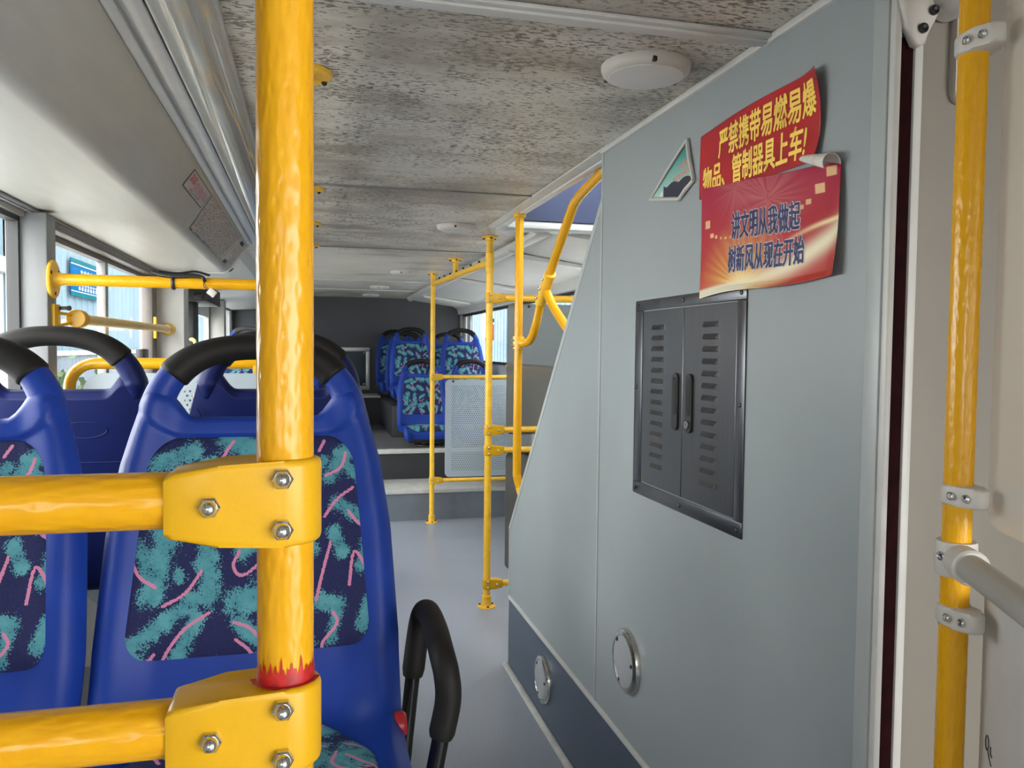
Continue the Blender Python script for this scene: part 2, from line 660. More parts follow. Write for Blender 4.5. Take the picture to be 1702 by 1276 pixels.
def text_mesh(body, bold=.0):
    cu = bpy.data.curves.new('lettering', 'FONT')
    cu.body = body
    cu.offset = bold
    cu.resolution_u = 3
    o = bpy.data.objects.new('lettering', cu)
    C.objects.link(o)
    dg = bpy.context.evaluated_depsgraph_get()
    me = bpy.data.meshes.new_from_object(o.evaluated_get(dg))
    bpy.data.objects.remove(o)
    co = np.array([v.co[:] for v in me.vertices])
    fs = [tuple(p.vertices) for p in me.polygons]
    bpy.data.meshes.remove(me)
    return co, fs


def put_text(mb, body, fn, x0, x1, y0, y1, wx=0, wy=0):
    """lettering stretched into the box x0..x1, y0..y1 of a surface fn(x, y) -> 3-D point;
    wx, wy thicken the strokes"""
    co, fs = text_mesh(body)
    lo, hi = co.min(0), co.max(0)
    shifts = [(0, 0)] + ([(math.cos(a), math.sin(a)) for a in [2 * PI * k / 8 for k in range(8)]] if wx else [])
    for sx_, sy_ in shifts:
        vs = []
        for c in co:
            u = (c[0] - lo[0]) / (hi[0] - lo[0])
            v = (c[1] - lo[1]) / (hi[1] - lo[1])
            vs.append(mb.bm.verts.new(fn(x0 + (x1 - x0) * u + wx * sx_, y0 + (y1 - y0) * v + wy * sy_)))
        for f in fs:
            try:
                mb.bm.faces.new([vs[i] for i in f])
            except ValueError:
                pass


# ================================================================== THE SETTING
LW, RW, CE = -.76, 1.575, 1.765
PX = .749                       # face of the stair partition
STEP1, STEP2 = .225, .458
Y1, Y2, YB = 5.69, 6.16, 8.56

struct('floor', MB().box((LW - .1, -3.1, -.06), (RW + .1, Y1 + .02, 0)), 'floor', 'grey vinyl aisle floor of the bus', 'floor')
m = MB().box((LW - .1, Y1, -.06), (RW + .1, Y2 + .05, STEP1 - .03))
o = struct('step', m, 'riser', 'lower step to the rear seats, right behind the front grab pole', 'step')
o = struct('step_tread', MB().box((LW - .1, Y1 - .012, STEP1 - .03), (RW + .1, Y2, STEP1), .004), 'nosing', '', '', parent=o)
m = MB().box((LW - .1, Y2, -.06), (RW + .1, YB + .1, STEP2 - .035))
o = struct('step', m, 'rear_dark', 'upper step with raised floor under the rear seats', 'step')
struct('nosing', MB().box((LW - .1, Y2 - .012, STEP2 - .035), (RW + .1, Y2 + .04, STEP2 + .001), .004), 'nosing', '', '', parent=o)
struct('floor_surface', MB().box((LW - .1, Y2 + .03, STEP2 - .035), (RW + .1, YB + .1, STEP2)), 'floor_rear', '', '', parent=o)
struct('seat_podium', MB().box((.69, 6.98, STEP2), (RW, YB, .735), .01), 'rear_dark', 'dark podium carrying the rear right seats', 'podium')
struct('seat_podium', MB().box((LW, 6.98, STEP2), (.12, YB, .735), .01), 'rear_dark', 'dark podium carrying the rear left seats', 'podium')
struct('seat_podium', MB().box((LW, .72, 0), (.10, 2.66, .25), .01), 'riser', 'grey podium under the front left seats', 'podium')
o = struct('engine_box', MB().box((.12, 8.15, STEP2), (.69, YB, .735)), 'rear_dark', 'dark engine box at the end of the aisle', 'engine cover')
struct('ledge', MB().box((.12, 8.12, .735), (.69, YB, .755), .004), 'nosing', '', '', parent=o)

# ceiling: a slab with the stair opening on the right
OX0, OX1, OY0, OY1 = .80, 1.46, 1.0, 3.28
m = MB()
m.box((LW - .1, -3.1, CE), (OX0, YB + .1, CE + .2))
m.box((OX0, OY1, CE), (RW + .1, YB + .1, CE + .2))
m.box((OX0, -3.1, CE), (RW + .1, OY0, CE + .2))
m.box((OX1, OY0, CE), (RW + .1, OY1, CE + .2))
struct('ceiling', m, 'ceiling', 'grey ceiling panels with mould specks and brown damp stains', 'ceiling')
# upper deck seen through the opening
m = MB()
m.box((OX0 + .002, OY1 - .014, CE + .014), (OX1 - .002, OY1 - .004, 2.5))
m.box((OX1 - .016, OY0, CE + .014), (OX1 - .006, OY1 - .016, 2.05))
struct('wall_stairwell', m, 'stair_blue', 'lilac blue wall of the stairwell above the opening', 'wall')
struct('ceiling_upper', MB().box((LW - .4, -3.1, 5.0), (RW + .4, YB + .2, 5.1)), 'cove', 'unseen upper deck roof over the stairs, set high to admit daylight', 'roof')  # unseen roof, caps the sky over the stairwell, raised to let daylight in

# trims on the ceiling
m = MB().box((-.135, 1.200, CE - .008), (.748, 1.250, CE - .0005), .002)
m.box((-.135, 1.212, CE - .013), (.748, 1.234, CE - .007), .002)
struct('trim_1', m, 'white_trim', 'white rib across the dirty ceiling in front of the round lamp', 'trim')
struct('trim_2', MB().box((-.135, 2.672, CE - .004), (.745, 2.698, CE), .001), 'frame_grey', 'dark joint strip across the ceiling level with the stair opening', 'trim')
struct('trim_3', MB().box((-.24, 4.30, CE - .004), (.99, 4.315, CE), .001), 'frame_grey', 'thin joint across the ceiling behind the second round lamp', 'trim')
struct('trim_4', MB().box((-.24, 6.4, CE - .006), (.99, 6.43, CE), .001), 'alu', 'pale joint across the rear ceiling beside the third round lamp', 'trim')
struct('trim_5', MB().box((-.24, 7.4, CE - .006), (.99, 7.43, CE), .001), 'alu', 'pale joint across the rearmost ceiling', 'trim')
m = MB().box((.740, 1.95, CE - .006), (.80, OY1 + .12, CE), .002)
m.box((.778, 1.95, CE - .012), (.80, OY1 + .12, CE), .003)
m.box((.795, 1.95, CE - .006), (.812, OY1, CE + .03), .002)
struct('trim_6', m, 'white_trim', 'white edging along the stair opening in the ceiling', 'trim')
struct('trim_7', MB().box((.80, OY1 - .005, CE - .018), (1.46, OY1 + .12, CE + .012), .004), 'panel_trim', 'pale edging across the far end of the stair opening', 'trim')

# back wall
struct('wall_back', MB().box((LW - .1, YB, .4), (RW + .1, YB + .06, CE)), 'rear_wall', 'dark grey rear wall of the bus', 'wall')
# front wall with windscreen
m = MB().box((LW - .1, -3.1, 0), (RW + .1, -3.04, .75))
m.box((LW - .1, -3.1, 1.6), (RW + .1, -3.04, CE))
m.box((LW - .1, -3.1, .75), (.25, -3.04, 1.6))
struct('wall_front', m, 'left_wall', 'front end of the bus under the windscreen', 'wall')

# left wall
m = MB()
m.box((LW - .06, -3.1, -.05), (LW, 4.3, .93))
m.box((LW - .06, -3.1, 1.585), (LW, 4.3, CE))
m.box((LW - .06, -3.1, .9), (LW, -2.7, 1.6))
m.box((LW - .06, -1.2, .9), (LW, 1.1, 1.6))
m.box((LW - .06, 4.3, -.05), (LW, 4.50, CE))
m.box((LW - .06, 4.5, 1.56), (LW, 6.86, CE))
m.box((LW - .06, 6.76, -.05), (LW, 6.86, CE))
m.box((LW - .06, 6.86, -.05), (LW, YB, 1.0))
m.box((LW - .06, 6.86, 1.615), (LW, YB, CE))
m.box((LW - .06, 8.4, .9), (LW, YB, CE))
struct('wall_left', m, 'left_wall', 'cream left side wall with window openings', 'wall')
struct('pillar_left', MB().box((LW - .05, 2.47, .25), (LW + .055, 2.552, 1.60), .006), 'pillar_grey', 'grey white window pillar on the left carrying the yellow rails', 'pillar')
struct('pillar_left', MB().box((LW - .05, 4.315, 0), (-.615, 4.47, 1.60), .006), 'white_trim', 'white pillar at the end of the left overhead duct', 'pillar')
struct('pillar_left', MB().box((LW - .05, 1.0, .25), (LW + .04, 1.12, 1.60), .006), 'left_wall', 'window pillar beside the nearest left seat', 'pillar')
m = MB()
for ya, yb in ((4.50, 4.58), (5.55, 5.62), (5.64, 5.71), (6.68, 6.76)):
    m.box((LW - .05, ya, 0), (LW - .012, yb, 1.56), .004)
for ya, yb in ((4.58, 5.55), (5.71, 6.68)):
    m.box((LW - .05, ya, 0), (LW - .012, yb, .12))
    m.box((LW - .05, ya, 1.46), (LW - .012, yb, 1.56))
dr = struct('door_1', m, 'white_trim', 'glazed double door on the left beyond the overhead duct', 'door')
for ya, yb in ((4.57, 5.56), (5.70, 6.69)):
    struct('pane', MB().box((LW - .034, ya, .11), (LW - .028, yb, 1.47)), 'glass', '', '', parent=dr)
struct('pillar_left', MB().box((LW - .01, 6.72, 0), (-.66, 6.86, 1.60), .006), 'left_wall', 'white door post beyond the overhead duct', 'pillar')
struct('trim_8', MB().box((LW, 5.10, 0), (-.675, 5.32, 1.60), .004), 'frame_dark', 'dark rubber strip between the white pillar and the door post', 'trim')


def window(name, x, y0, y1, z0, z1, label, fr, mull=(), fw=.028, side=1):
    """framed side window; side = +1 when the saloon lies towards +x"""
    m = MB()
    t = .03
    xa, xb = (x - t, x) if side > 0 else (x, x + t)
    m.box((xa, y0, z1 - fw), (xb, y1, z1))
    m.box((xa, y0, z0), (xb, y1, z0 + fw))
    m.box((xa, y0, z0 + fw), (xb, y0 + fw, z1 - fw))
    m.box((xa, y1 - fw, z0 + fw), (xb, y1, z1 - fw))
    o = struct(name, m, fr, label, 'window')
    xm = (xa + xb) / 2
    struct('pane', MB().box((xm - .003, y0 + fw * .6, z0 + fw * .6), (xm + .003, y1 - fw * .6, z1 - fw * .6)), 'glass', '', '', parent=o)
    for y in mull:
        struct('mullion', MB().box((xa + .002, y - .022, z0 + fw), (xb + .004, y + .022, z1 - fw), .003), 'frame_grey', '', '', parent=o)
    return o


window('window_1', LW - .012, 1.12, 2.47, .93, 1.585, 'nearest left window with black rubber edge', 'frame_dark', fw=.014)
window('window_6', LW - .012, -2.7, -1.2, .93, 1.585, 'added unseen left window at the driver end, lighting the right pole', 'frame_dark')  # unseen opening, added to brighten the right yellow pole
w2 = window('window_2', LW - .012, 2.55, 4.30, .93, 1.585, 'left sliding window with brown frame behind the yellow safety bar', 'frame_brown', (3.42,))
struct('blind_rail', MB().box((LW - .03, 2.555, 1.575), (LW + .028, 4.29, 1.612), .008), 'frame_brown', '', '', parent=w2)
struct('side_jamb', MB().box((LW - .03, 4.19, .93), (LW + .02, 4.30, 1.575), .006), 'frame_brown', '', '', parent=w2)
struct('latch', MB().box((LW + .012, 3.83, 1.13), (LW + .045, 3.95, 1.22), .005), 'black', '', '', parent=w2)
window('window_3', LW - .012, 6.86, 8.40, 1.0, 1.615, 'rear left window beyond the door post', 'frame_grey', (7.7,))

# right wall
m = MB()
m.box((RW, 3.3, -.05), (RW + .06, YB, 1.10))
m.box((RW, 3.3, 1.60), (RW + .06, YB, CE))
m.box((RW, 8.45, 1.0), (RW + .06, YB, CE))
m.box((RW, 1.05, -.05), (RW + .06, 3.3, CE))
m.box((RW, -3.1, 1.70), (RW + .06, 1.05, CE))
m.box((RW, -.2, -.05), (RW + .06, 1.05, 1.0))
m.box((RW, -.2, .9), (RW + .06, 1.05, CE))
struct('wall_right', m, 'right_wall', 'grey right side wall with window openings', 'wall')
struct('pillar_right', MB().box((RW - .01, -.28, 0), (RW + .05, -.18, CE), .006), 'white_trim', 'door pillar on the right behind the camera', 'pillar')
window('window_4', RW + .012, 6.1, 8.45, 1.10, 1.605, 'rear right window beside the back seats', 'frame_dark', (8.1,), side=-1)
window('window_5', RW + .012, 3.3, 6.1, 1.10, 1.605, 'right window behind the smoked panels', 'frame_dark', (4.6,), side=-1)
# cove over the right windows
pr = [(1.0, CE), (1.02, CE - .012), (1.49, 1.69), (1.54, 1.662), (1.556, 1.608), (1.59, 1.608), (1.59, CE)]
struct('cove_right', MB().prism([(x, 3.40, z) for x, z in pr], (0, 5.15, 0)), 'cove', 'sloping grey white panel over the right windows', 'cove panel')
m = MB()
for k in range(3):
    y = (5.7, 7.6, 4.1)[k]
    m.prism([(1.02, y, CE - .015), (1.49, y, 1.687), (1.51, y, 1.665), (1.06, y, CE - .045)], (0, .06, 0), .004)
struct('trim_9', m, 'cove', 'raised ribs across the right sloping panel', 'trim')
m = MB().tube([(1.0, 3.95, CE - .012), (1.0, 8.25, CE - .012)], .034, 20, flat=(Vector((0, 0, 1)), .9))
m.lathe((1.0, 8.25, CE - .012), (0, 1, 0), [(0, .034), (.015, .03), (.028, .018), (.032, 0)], 20)
struct('trim_10', m, 'cove', 'rounded grey cable trunking along the right of the ceiling', 'trim')
struct('trim_11', MB().box((.955, 3.4, CE - .03), (1.03, 3.95, CE), .012, 3), 'cove', 'capsule shaped end box of the ceiling trunking', 'trim')

# left overhead duct
fold = []
for k in range(7):
    a = math.radians(-90 + (50.8) * k / 6)
    fold.append((-.434 + .045 * math.cos(a), 1.653 + .045 * math.sin(a)))
pr = [(LW - .001, 1.608), *fold, (-.312, 1.742), (-.304, 1.756), (-.304, CE), (LW - .001, CE)]
d = MB().prism([(x, -3.0, z) for x, z in pr], (0, 7.28, 0))
duct = struct('duct_left', d, 'duct', 'off-white overhead air duct along the left wall', 'duct')
pr2 = [(x, z) for x, z in pr[1:-2]]
m = MB()
m.tube([(x, 4.285, z) for x, z in [(LW, 1.608)] + pr2], .008, 10)
struct('end_rim', m, 'white_trim', '', '', parent=duct)
m = MB().box((LW, -3.0, 1.600), (LW + .03, 4.3, 1.6065), .001)
m.box((LW + .012, -3.0, 1.5965), (LW + .020, 4.3, 1.6005))
struct('lower_seam', m, 'frame_grey', '', '', parent=duct)
m = MB()
for x0, x1, z in ((-.307, -.285, CE - .016), (-.276, -.246, CE - .010)):
    m.box((x0, -3.0, z), (x1, 4.27, CE), .003)
m.box((-.288, -3.0, CE - .006), (-.272, 4.27, CE))
struct('trim_12', m, 'alu', 'aluminium rail between the left duct and the ceiling', 'trim')
pr = [(LW, 1.60), (-.50, 1.62), (-.36, 1.70), (-.34, CE), (LW, CE)]
struct('cove_left', MB().prism([(x, 4.31, z) for x, z in pr], (0, 4.24, 0)), 'cove', 'sloping cream panel over the rear left windows', 'cove panel')

# partition of the stairs
Ya, Ym, Yz = .952, 2.004, 2.965
part = struct('wall_stair', MB().box((PX, Ya, .285), (PX + .03, Ym - .004, CE)), 'panel', 'tall pale grey partition enclosing the stairs', 'partition')
tri = [(Ym + .004, .285), (Yz, .285), (Yz, .535), (Ym + .004, 1.622)]
struct('side_panel', MB().prism([(PX, y, z) for y, z in tri], (.03, 0, 0)), 'panel', '', '', parent=part)
struct('dado_panel', MB().box((PX, Ya, .0), (PX + .03, Yz, .275)), 'dado', '', '', parent=part)
struct('seam', MB().box((PX - .0025, Ym - .005, .285), (PX + .01, Ym + .005, 1.70), .001), 'panel_trim', '', '', parent=part)
struct('dado_rail', MB().box((PX - .005, Ya, .272), (PX + .01, Yz, .288), .002), 'white_trim', '', '', parent=part)
m = MB()
e1, e2 = Vector((PX - .002, Yz + .004, .535)), Vector((PX - .002, Ym - .004, 1.628))
dd = (e2 - e1).normalized()
nn = Vector((0, dd.z, -dd.y)) * .016
m.prism([e1 - nn * .3, e2 - nn * .3, e2 + nn, e1 + nn], (.036, 0, 0), .002)
m.box((PX - .002, Yz, 0), (PX + .034, Yz + .010, .54), .002)
m.box((PX - .002, Ym - .006, 1.62), (PX + .034, Ym + .008, CE), .002)
struct('edge_strip', m, 'panel_trim', '', '', parent=part)
struct('top_trim', MB().box((PX - .008, .93, CE - .014), (PX + .01, Ym + .006, CE), .003), 'white_trim', '', '', parent=part)
struct('corner_strip', MB().box((PX - .003, .927, 0), (PX + .03, .957, CE), .002), 'panel_trim', '', '', parent=part)
struct('corner_edge', MB().box((PX - .001, .915, 0), (PX + .010, .927, CE), .003), 'white_trim', '', '', parent=part)
struct('baseboard_stair', MB().box((PX - .022, Ya, 0), (PX + .001, Yz + .02, .016), .007), 'nosing', 'worn floor edging along the partition foot', 'floor trim')
# end wall closing the stair box towards the camera
ew = struct('wall_end', MB().box((.781, .925, 0), (RW, .955, CE)), 'end_wall', 'warm grey end panel behind the right yellow pole', 'wall')
struct('seal', MB().box((PX + .010, .921, 0), (.782, .945, 1.655)), 'dark_red', '', '', parent=ew)
m = MB().box((.781, .917, 0), (.795, .926, CE), .003)
struct('edge_bead', m, 'white_trim', '', '', parent=ew)
struct('cover_strip', MB().prism([(x, .912, z) for x, z in round_rect(.842, 1.575, .872, 1.764, .0145)], (0, .014, 0), .004), 'white_plastic', '', '', parent=ew)

# stairs inside the box
m = MB()
for k in range(7):
    m.box((.785, 2.78 - .26 * k - .26, .24 * k), (RW - .02, 2.78 - .26 * k, .24 * k + .24))
struct('stairs', m, 'riser', 'steep stairs to the upper deck behind the partition', 'stairs')


# ================================================================== YELLOW RAILS
def acorn(mb_nut, p, axis, r=.0075):
    """domed nut: hexagon with a dome"""
    axis = Vector(axis).normalized()
    mb_nut.lathe(p, axis, [(0, r * 1.12), (.0045, r * 1.12), (.0055, r * .95)], 6)
    prof = [(.005 + r * .95 * math.sin(a), r * .82 * math.cos(a)) for a in [i * PI / 2 / 6 for i in range(7)]]
    mb_nut.lathe(p, axis, prof, 16)


def clamp(parent, cx, cy, cz, dx, r=.0255, h=.052, length=.075, nuts=True, dirv=None, mat='yellow', name='clamp', nut_axis=(0, -1, 0)):
    """T-clamp: a sleeve around an upright plus a tapering socket to one side"""
    d = Vector(dirv) if dirv else Vector((dx, 0, 0))
    d.normalize()
    side = Vector((0, 0, 1)).cross(d)
    prof = []
    # outline seen from above, swept up in height with a taper
    ns = 14
    top = []
    for k in range(ns + 1):
        a = PI / 2 + PI * k / ns
        top.append((r * math.cos(a), r * math.sin(a), h))
    outl = top + [(length * .55, -r, h * .92), (length * .92, -r * .95, h * .76), (length, -r * .85, h * .72),
                  (length, r * .85, h * .72), (length * .92, r * .95, h * .76), (length * .55, r, h * .92)]
    m = MB()
    lo, hi = [], []
    for a, b, hh in outl:
        q = Vector((cx, cy, cz)) + d * a + side * b
        lo.append(m.bm.verts.new(q - Vector((0, 0, hh / 2))))
        hi.append(m.bm.verts.new(q + Vector((0, 0, hh / 2))))
    n = len(outl)
    for i in range(n):
        j = (i + 1) % n
        m.bm.faces.new((lo[i], lo[j], hi[j], hi[i]))
    fa, fb = m.bm.faces.new(hi), m.bm.faces.new(lo[::-1])
    es = list(set(fa.edges) | set(fb.edges))
    bmesh.ops.bevel(m.bm, geom=es, offset=.004, segments=3, affect='EDGES', profile=.5)
    o = m.build(name, mat, parent, angle=50)
    if nuts:
        ax = Vector(nut_axis)
        for a, z in ((.001, .30 * h), (.001, -.28 * h), (length * .62, .0)):
            m = MB()
            p = Vector((cx, cy, cz)) + d * a + ax * (r + .0005 if a < .01 else r * .965) + Vector((0, 0, z))
            acorn(m, p - ax * .001, ax, .0068 * r / .0255)
            m.build('bolt', 'chrome', o)
    return o


def flange(parent, p, up, r=.044, h=.05, pr=.017, mat='yellow_paint', bolts=True):
    m = MB().lathe(p, (0, 0, up), [(0, r), (.004, r), (.0065, r - .003), (.007, pr + .006), (.012, pr + .0055), (h, pr + .005), (h + .002, pr + .001)], 28)
    o = m.build('flange', mat, parent)
    if bolts:
        for k in range(3):
            m = MB()
            a = .5 + 2 * PI * k / 3
            q = Vector(p) + Vector((math.cos(a) * (r - .009), math.sin(a) * (r - .009), .006 * up))
            m.lathe(q, (0, 0, up), [(0, .006), (.004, .006), (.007, .003), (.0075, 0)], 10)
            m.build('bolt', 'dark_steel', o)
    return o


PR = .0167
# --- the frame right in front of the camera
g = thing('guard_rail', 'thick yellow upright with two clamped rails right in front of the camera', 'guard rail', (-.0145, .5, 0))
MB().tube([(-.0145, .5, 0), (-.0145, .5, CE)], PR, 32).build('pole', 'pole_z', g)
for z in (1.1445, 1.0085):
    MB().tube([(LW, .5, z), (-.06, .5, z)], PR, 32).build('rail', 'pole_x', g)
    c = clamp(g, -.0145, .5, z - .001, -1, r=.0213, h=.051, length=.066)
# splash of red paint on the lower clamp: a skin hugging the pole and the clamp
random.seed(3)
m = MB()
z0 = 1.0085 + .0245
R = PR + .0006
vs = []
nn_ = 72
for k in range(nn_):
    a = PI + .25 + (PI - .35) * k / (nn_ - 1)
    ht = .006 + .006 * abs(math.sin(k * .55)) + (.008 if k % 9 in (3, 4) else 0) * random.random() + random.random() * .003
    if k in (0, nn_ - 1):
        ht = .001
    vs.append([m.bm.verts.new((-.0145 + R * math.cos(a), .5 + R * math.sin(a), z0 - .001 + ht * t)) for t in (0, .34, .67, 1)])
for A, B in zip(vs, vs[1:]):
    for t in range(3):
        m.bm.faces.new((A[t], B[t], B[t + 1], A[t + 1]))
R2 = .0216
pts = []
for k in range(30):
    a = PI * 1.02 + (PI * .93) * k / 29
    rr = R2 - .001 + .0003 * math.sin(k * 2.1)
    pts.append(((-.0145 + R * .99 * math.cos(a), .5 + R * .99 * math.sin(a), z0 + .0012), (-.0145 + rr * math.cos(a), .5 + rr * math.sin(a), z0 + .0012)))
pv = [(m.bm.verts.new(a), m.bm.verts.new(b)) for a, b in pts]
for A, B in zip(pv, pv[1:]):
    m.bm.faces.new((A[0], B[0], B[1], A[1]))
m.build('paint_splash', 'red_paint', g)

# --- overhead handrail in line behind that upright
g = thing('overhead_handrail', 'yellow overhead handrail hung on ceiling flanges behind the front upright', 'handrail', (-.012, 1.2, 1.66))
MB().tube([(-.022, 1.3, 1.665), (-.016, 4.3, 1.665)], PR, 20).build('rail', 'yellow_paint', g)
for y in (1.62, 2.77, 3.54, 4.29):
    x = -.012 + .006 * (y - 1.2) / 3
    x -= .010
    MB().tube([(x, y, 1.665), (x, y, CE - .01)], .013, 16).build('stub', 'yellow_paint', g)
    flange(g, (x, y, CE), -1, r=.064, h=.02, pr=.0135)
# --- upright by the second row of seats with the cross bar
g = thing('grab_pole', 'yellow grab pole almost hidden behind the thick front upright', 'grab pole', (-.012, 2.51, .25))
MB().tube([(-.012, 2.51, 0), (-.012, 2.51, 1.66)], PR, 20).build('pole', 'pole_z', g)
clamp(g, -.012, 2.51, 1.420, -1, r=.021, h=.05, length=.07, nuts=False)
g = thing('cross_rail', 'yellow cross rail from the left window pillar, black cable taped on it', 'handrail', (LW, 2.51, 1.419))
MB().tube([(LW + .065, 2.51, 1.419), (-0.06556, 2.51, 1.4195)], PR, 24).build('rail', 'pole_x', g)
m = MB().lathe((LW + .055, 2.51, 1.419), (1, 0, 0), [(0, .055), (.004, .055), (.008, .052), (.008, .022), (.02, .0195), (.03, .017)], 32)
fl = m.build('flange', 'yellow_paint', g)
for a in (.6, 2.7, 4.7):
    m = MB()
    m.lathe((LW + .062, 2.51 + .04 * math.cos(a), 1.419 + .04 * math.sin(a)), (1, 0, 0), [(0, .005), (.003, .005), (.004, 0)], 10)
    m.build('bolt', 'dark_steel', fl)

# cable bundle on the rail
g = thing('cable', 'black taped cable with white plug lying on the left cross rail', 'cable', (-0.3746, 2.51, 1.4364))
m = MB().tube(bez([(-0.4449, 2.505, 1.4485), (-0.4215, 2.503, 1.442), (-0.3934, 2.501, 1.4378), (-0.3606, 2.499, 1.4387), (-0.3278, 2.496, 1.4401), (-0.3044, 2.493, 1.4354), (-0.2978, 2.487, 1.4242)]), [.005 + .003 * math.sin(PI * min(1, k / 40)) for k in range(49)], 10)
m.tube(bez([(-0.4261, 2.51, 1.4513), (-0.3746, 2.512, 1.4471), (-0.3278, 2.51, 1.4532), (-0.2857, 2.504, 1.4429)]), .0035, 8)
m.build('cable_bundle', 'black', g)
m = MB()
m.tube([(-.386, 2.51 + .0185 * math.cos(a), 1.4195 + .0185 * math.sin(a)) for a in [2 * PI * k / 24 for k in range(25)]], .0035, 6, caps=False, flat=(Vector((1, 0, 0)), 1.6))
m.build('tape_loop', 'black', g)
m = MB()
m.tube(bez([(-0.2978, 2.487, 1.4242), (-0.295, 2.48, 1.412), (-0.2857, 2.478, 1.4008)]), .0012, 6)
m.build('wire', 'black', g)
MB().tube(bez([(-0.2997, 2.487, 1.4242), (-0.2997, 2.48, 1.4101), (-0.2894, 2.478, 1.3998)]), .0012, 6).build('wire', 'black', g)
m = MB().box((-.012, -.006, -.010), (.012, .006, .010), .002)
pl = m.build('plug', 'white_plastic', g, local=True)
pl.location = (-.277 - (-0.3746), 2.4775 - 2.51, 1.391 - 1.4364)
pl.rotation_euler = (0, math.radians(38), 0)

# --- safety bar across the second left window
g = thing('safety_bar', 'pale yellow pivoting safety bar across the left sliding window', 'rail', (-.70, 2.6, 1.32))
m = MB().box((LW + .053, 2.495, 1.255), (LW + .065, 2.552, 1.35), .003)
br = m.build('wall_bracket', 'yellow', g)
m = MB().box((LW + .06, 2.535, 1.335), (LW + .085, 2.55, 1.345), .002)
m.lathe((LW + .085, 2.542, 1.34), (1, 0, 0), [(0, .007), (.008, .007), (.01, .004), (.011, 0)], 8)
m.build('bolt', 'dark_steel', br)
for z in (1.326, 1.288):
    MB().tube([(LW + .062, 2.535, z), (-.672, 2.60, 1.312 + (z - 1.307) * .5)], .005, 8).build('hinge_arm', 'yellow', g)
MB().lathe((-.665, 2.60, 1.312), (0, -1, 0), [(-.03, .0), (-.03, .027), (.012, .027), (.016, .025), (.016, 0)], 28).build('pivot_knob', 'yellow', g)
m = MB().tube([(-.665, 2.62, 1.312), (-.685, 4.20, 1.318), (-.69, 4.27, 1.318)], .0167, 20)
m.build('tube', 'yellow_pale', g)
m = MB().lathe((-.69, 4.315, 1.318), (0, -1, 0), [(0, .034), (.006, .034), (.009, .030), (.02, .022), (.05, .021), (.052, .0)], 24)
m.build('end_flange', 'yellow_pale', g)
m = MB().box((-.735, 4.18, 1.27), (-.722, 4.20, 1.375), .003)
m.box((-.73, 4.185, 1.31), (-.69, 4.195, 1.326), .002)
m.build('catch_plate', 'yellow', g)

# --- guard rail with perforated panel beyond the rear-facing seats
g = thing('guard_rail', 'low yellow bent rail with perforated panel beyond the shade-darkened blue seat backs', 'guard rail', (-.3, 2.62, .25))
pth = [(-.693, 2.62, .25), (-.693, 2.62, 1.10)]
for k in range(1, 9):
    a = PI - PI / 2 * k / 8
    pth.append((-.623 + .07 * math.cos(a), 2.62, 1.11 + .07 * math.sin(a)))
pth += [(-.5, 2.62, 1.181), (-.2, 2.62, 1.183), (-.02, 2.62, 1.184)]
MB().tube(pth, .0167, 20).build('rail', 'pole_x', g)
for x in (-.43, -.16):
    MB().box((x - .012, 2.605, 1.150), (x + .012, 2.613, 1.178), .002).build('bracket', 'yellow', g)
pan = round_rect(-.655, .45, -.03, 1.152, .06)


def holed_sheet(name, parent, loop_box, y, rr, m0, mat='perf', th=.004):
    """thin sheet with rounded corners; attribute holes = 1 on the inner field"""
    x0, z0, x1, z1 = loop_box
    m = MB()
    m.prism([(x, y, z) for x, z in round_rect(x0, z0, x1, z1, rr)], (0, th, 0))
    nsolid = len(m.bm.verts)
    # inner field as a separate thin skin in front and behind would clash; the sheet itself is cut into field and margin
    o = m.build(name, 'panel', parent)
    bpy.data.objects.remove(o)
    m = MB()
    fx0, fx1, fz0, fz1 = x0 + m0, x1 - m0, z0 + m0, z1 - m0
    outer = round_rect(x0, z0, x1, z1, rr)
    inner = round_rect(fx0, fz0, fx1, fz1, .004)
    att = []
    rings = {}
    for side, yy in ((0, y), (1, y + th)):
        ov = [m.bm.verts.new((a, yy, b)) for a, b in outer]
        iv = [m.bm.verts.new((a, yy, b)) for a, b in inner]
        fv = [m.bm.verts.new((a, yy, b)) for a, b in inner]
        att += [0] * len(ov) + [0] * len(iv) + [1] * len(fv)
        n = len(ov)
        for i in range(n):
            j = (i + 1) % n
            m.bm.faces.new((ov[i], ov[j], iv[j], iv[i]))
        m.bm.faces.new(fv)
        rings[side] = ov
    n = len(rings[0])
    for i in range(n):
        j = (i + 1) % n
        m.bm.faces.new((rings[0][i], rings[0][j], rings[1][j], rings[1][i]))
    return m.build(name, mat, parent, attrs={'holes': ('FLOAT', att)})


holed_sheet('panel', g, (-.655, .45, -.03, 1.152), 2.605, .06, .05)
MB().lathe((-.155, 2.603, 1.137), (0, -1, 0), [(0, .006), (.004, .006), (.02, .004), (.021, 0)], 12).build('screw', 'dark_steel', g)


# --- poles and rails on the right of the aisle
def pole(label, x, y, z0=0, z1=CE, clamps=(), dirx=1, r=PR, fl=True, mat='yellow_paint', group=None, top=True):
    g = thing('grab_pole', label, 'grab pole', (x, y, z0), group)
    MB().tube([(x, y, z0 + .003), (x, y, z1 - .003)], r, 24).build('pole', mat, g)
    if fl:
        flange(g, (x, y, z0), 1, h=.055)
    if top:
        flange(g, (x, y, z1), -1, r=.04, h=.02)
    for z in clamps:
        clamp(g, x, y, z, dirx, r=.021, h=.05, length=.075, nuts=True)
    return g


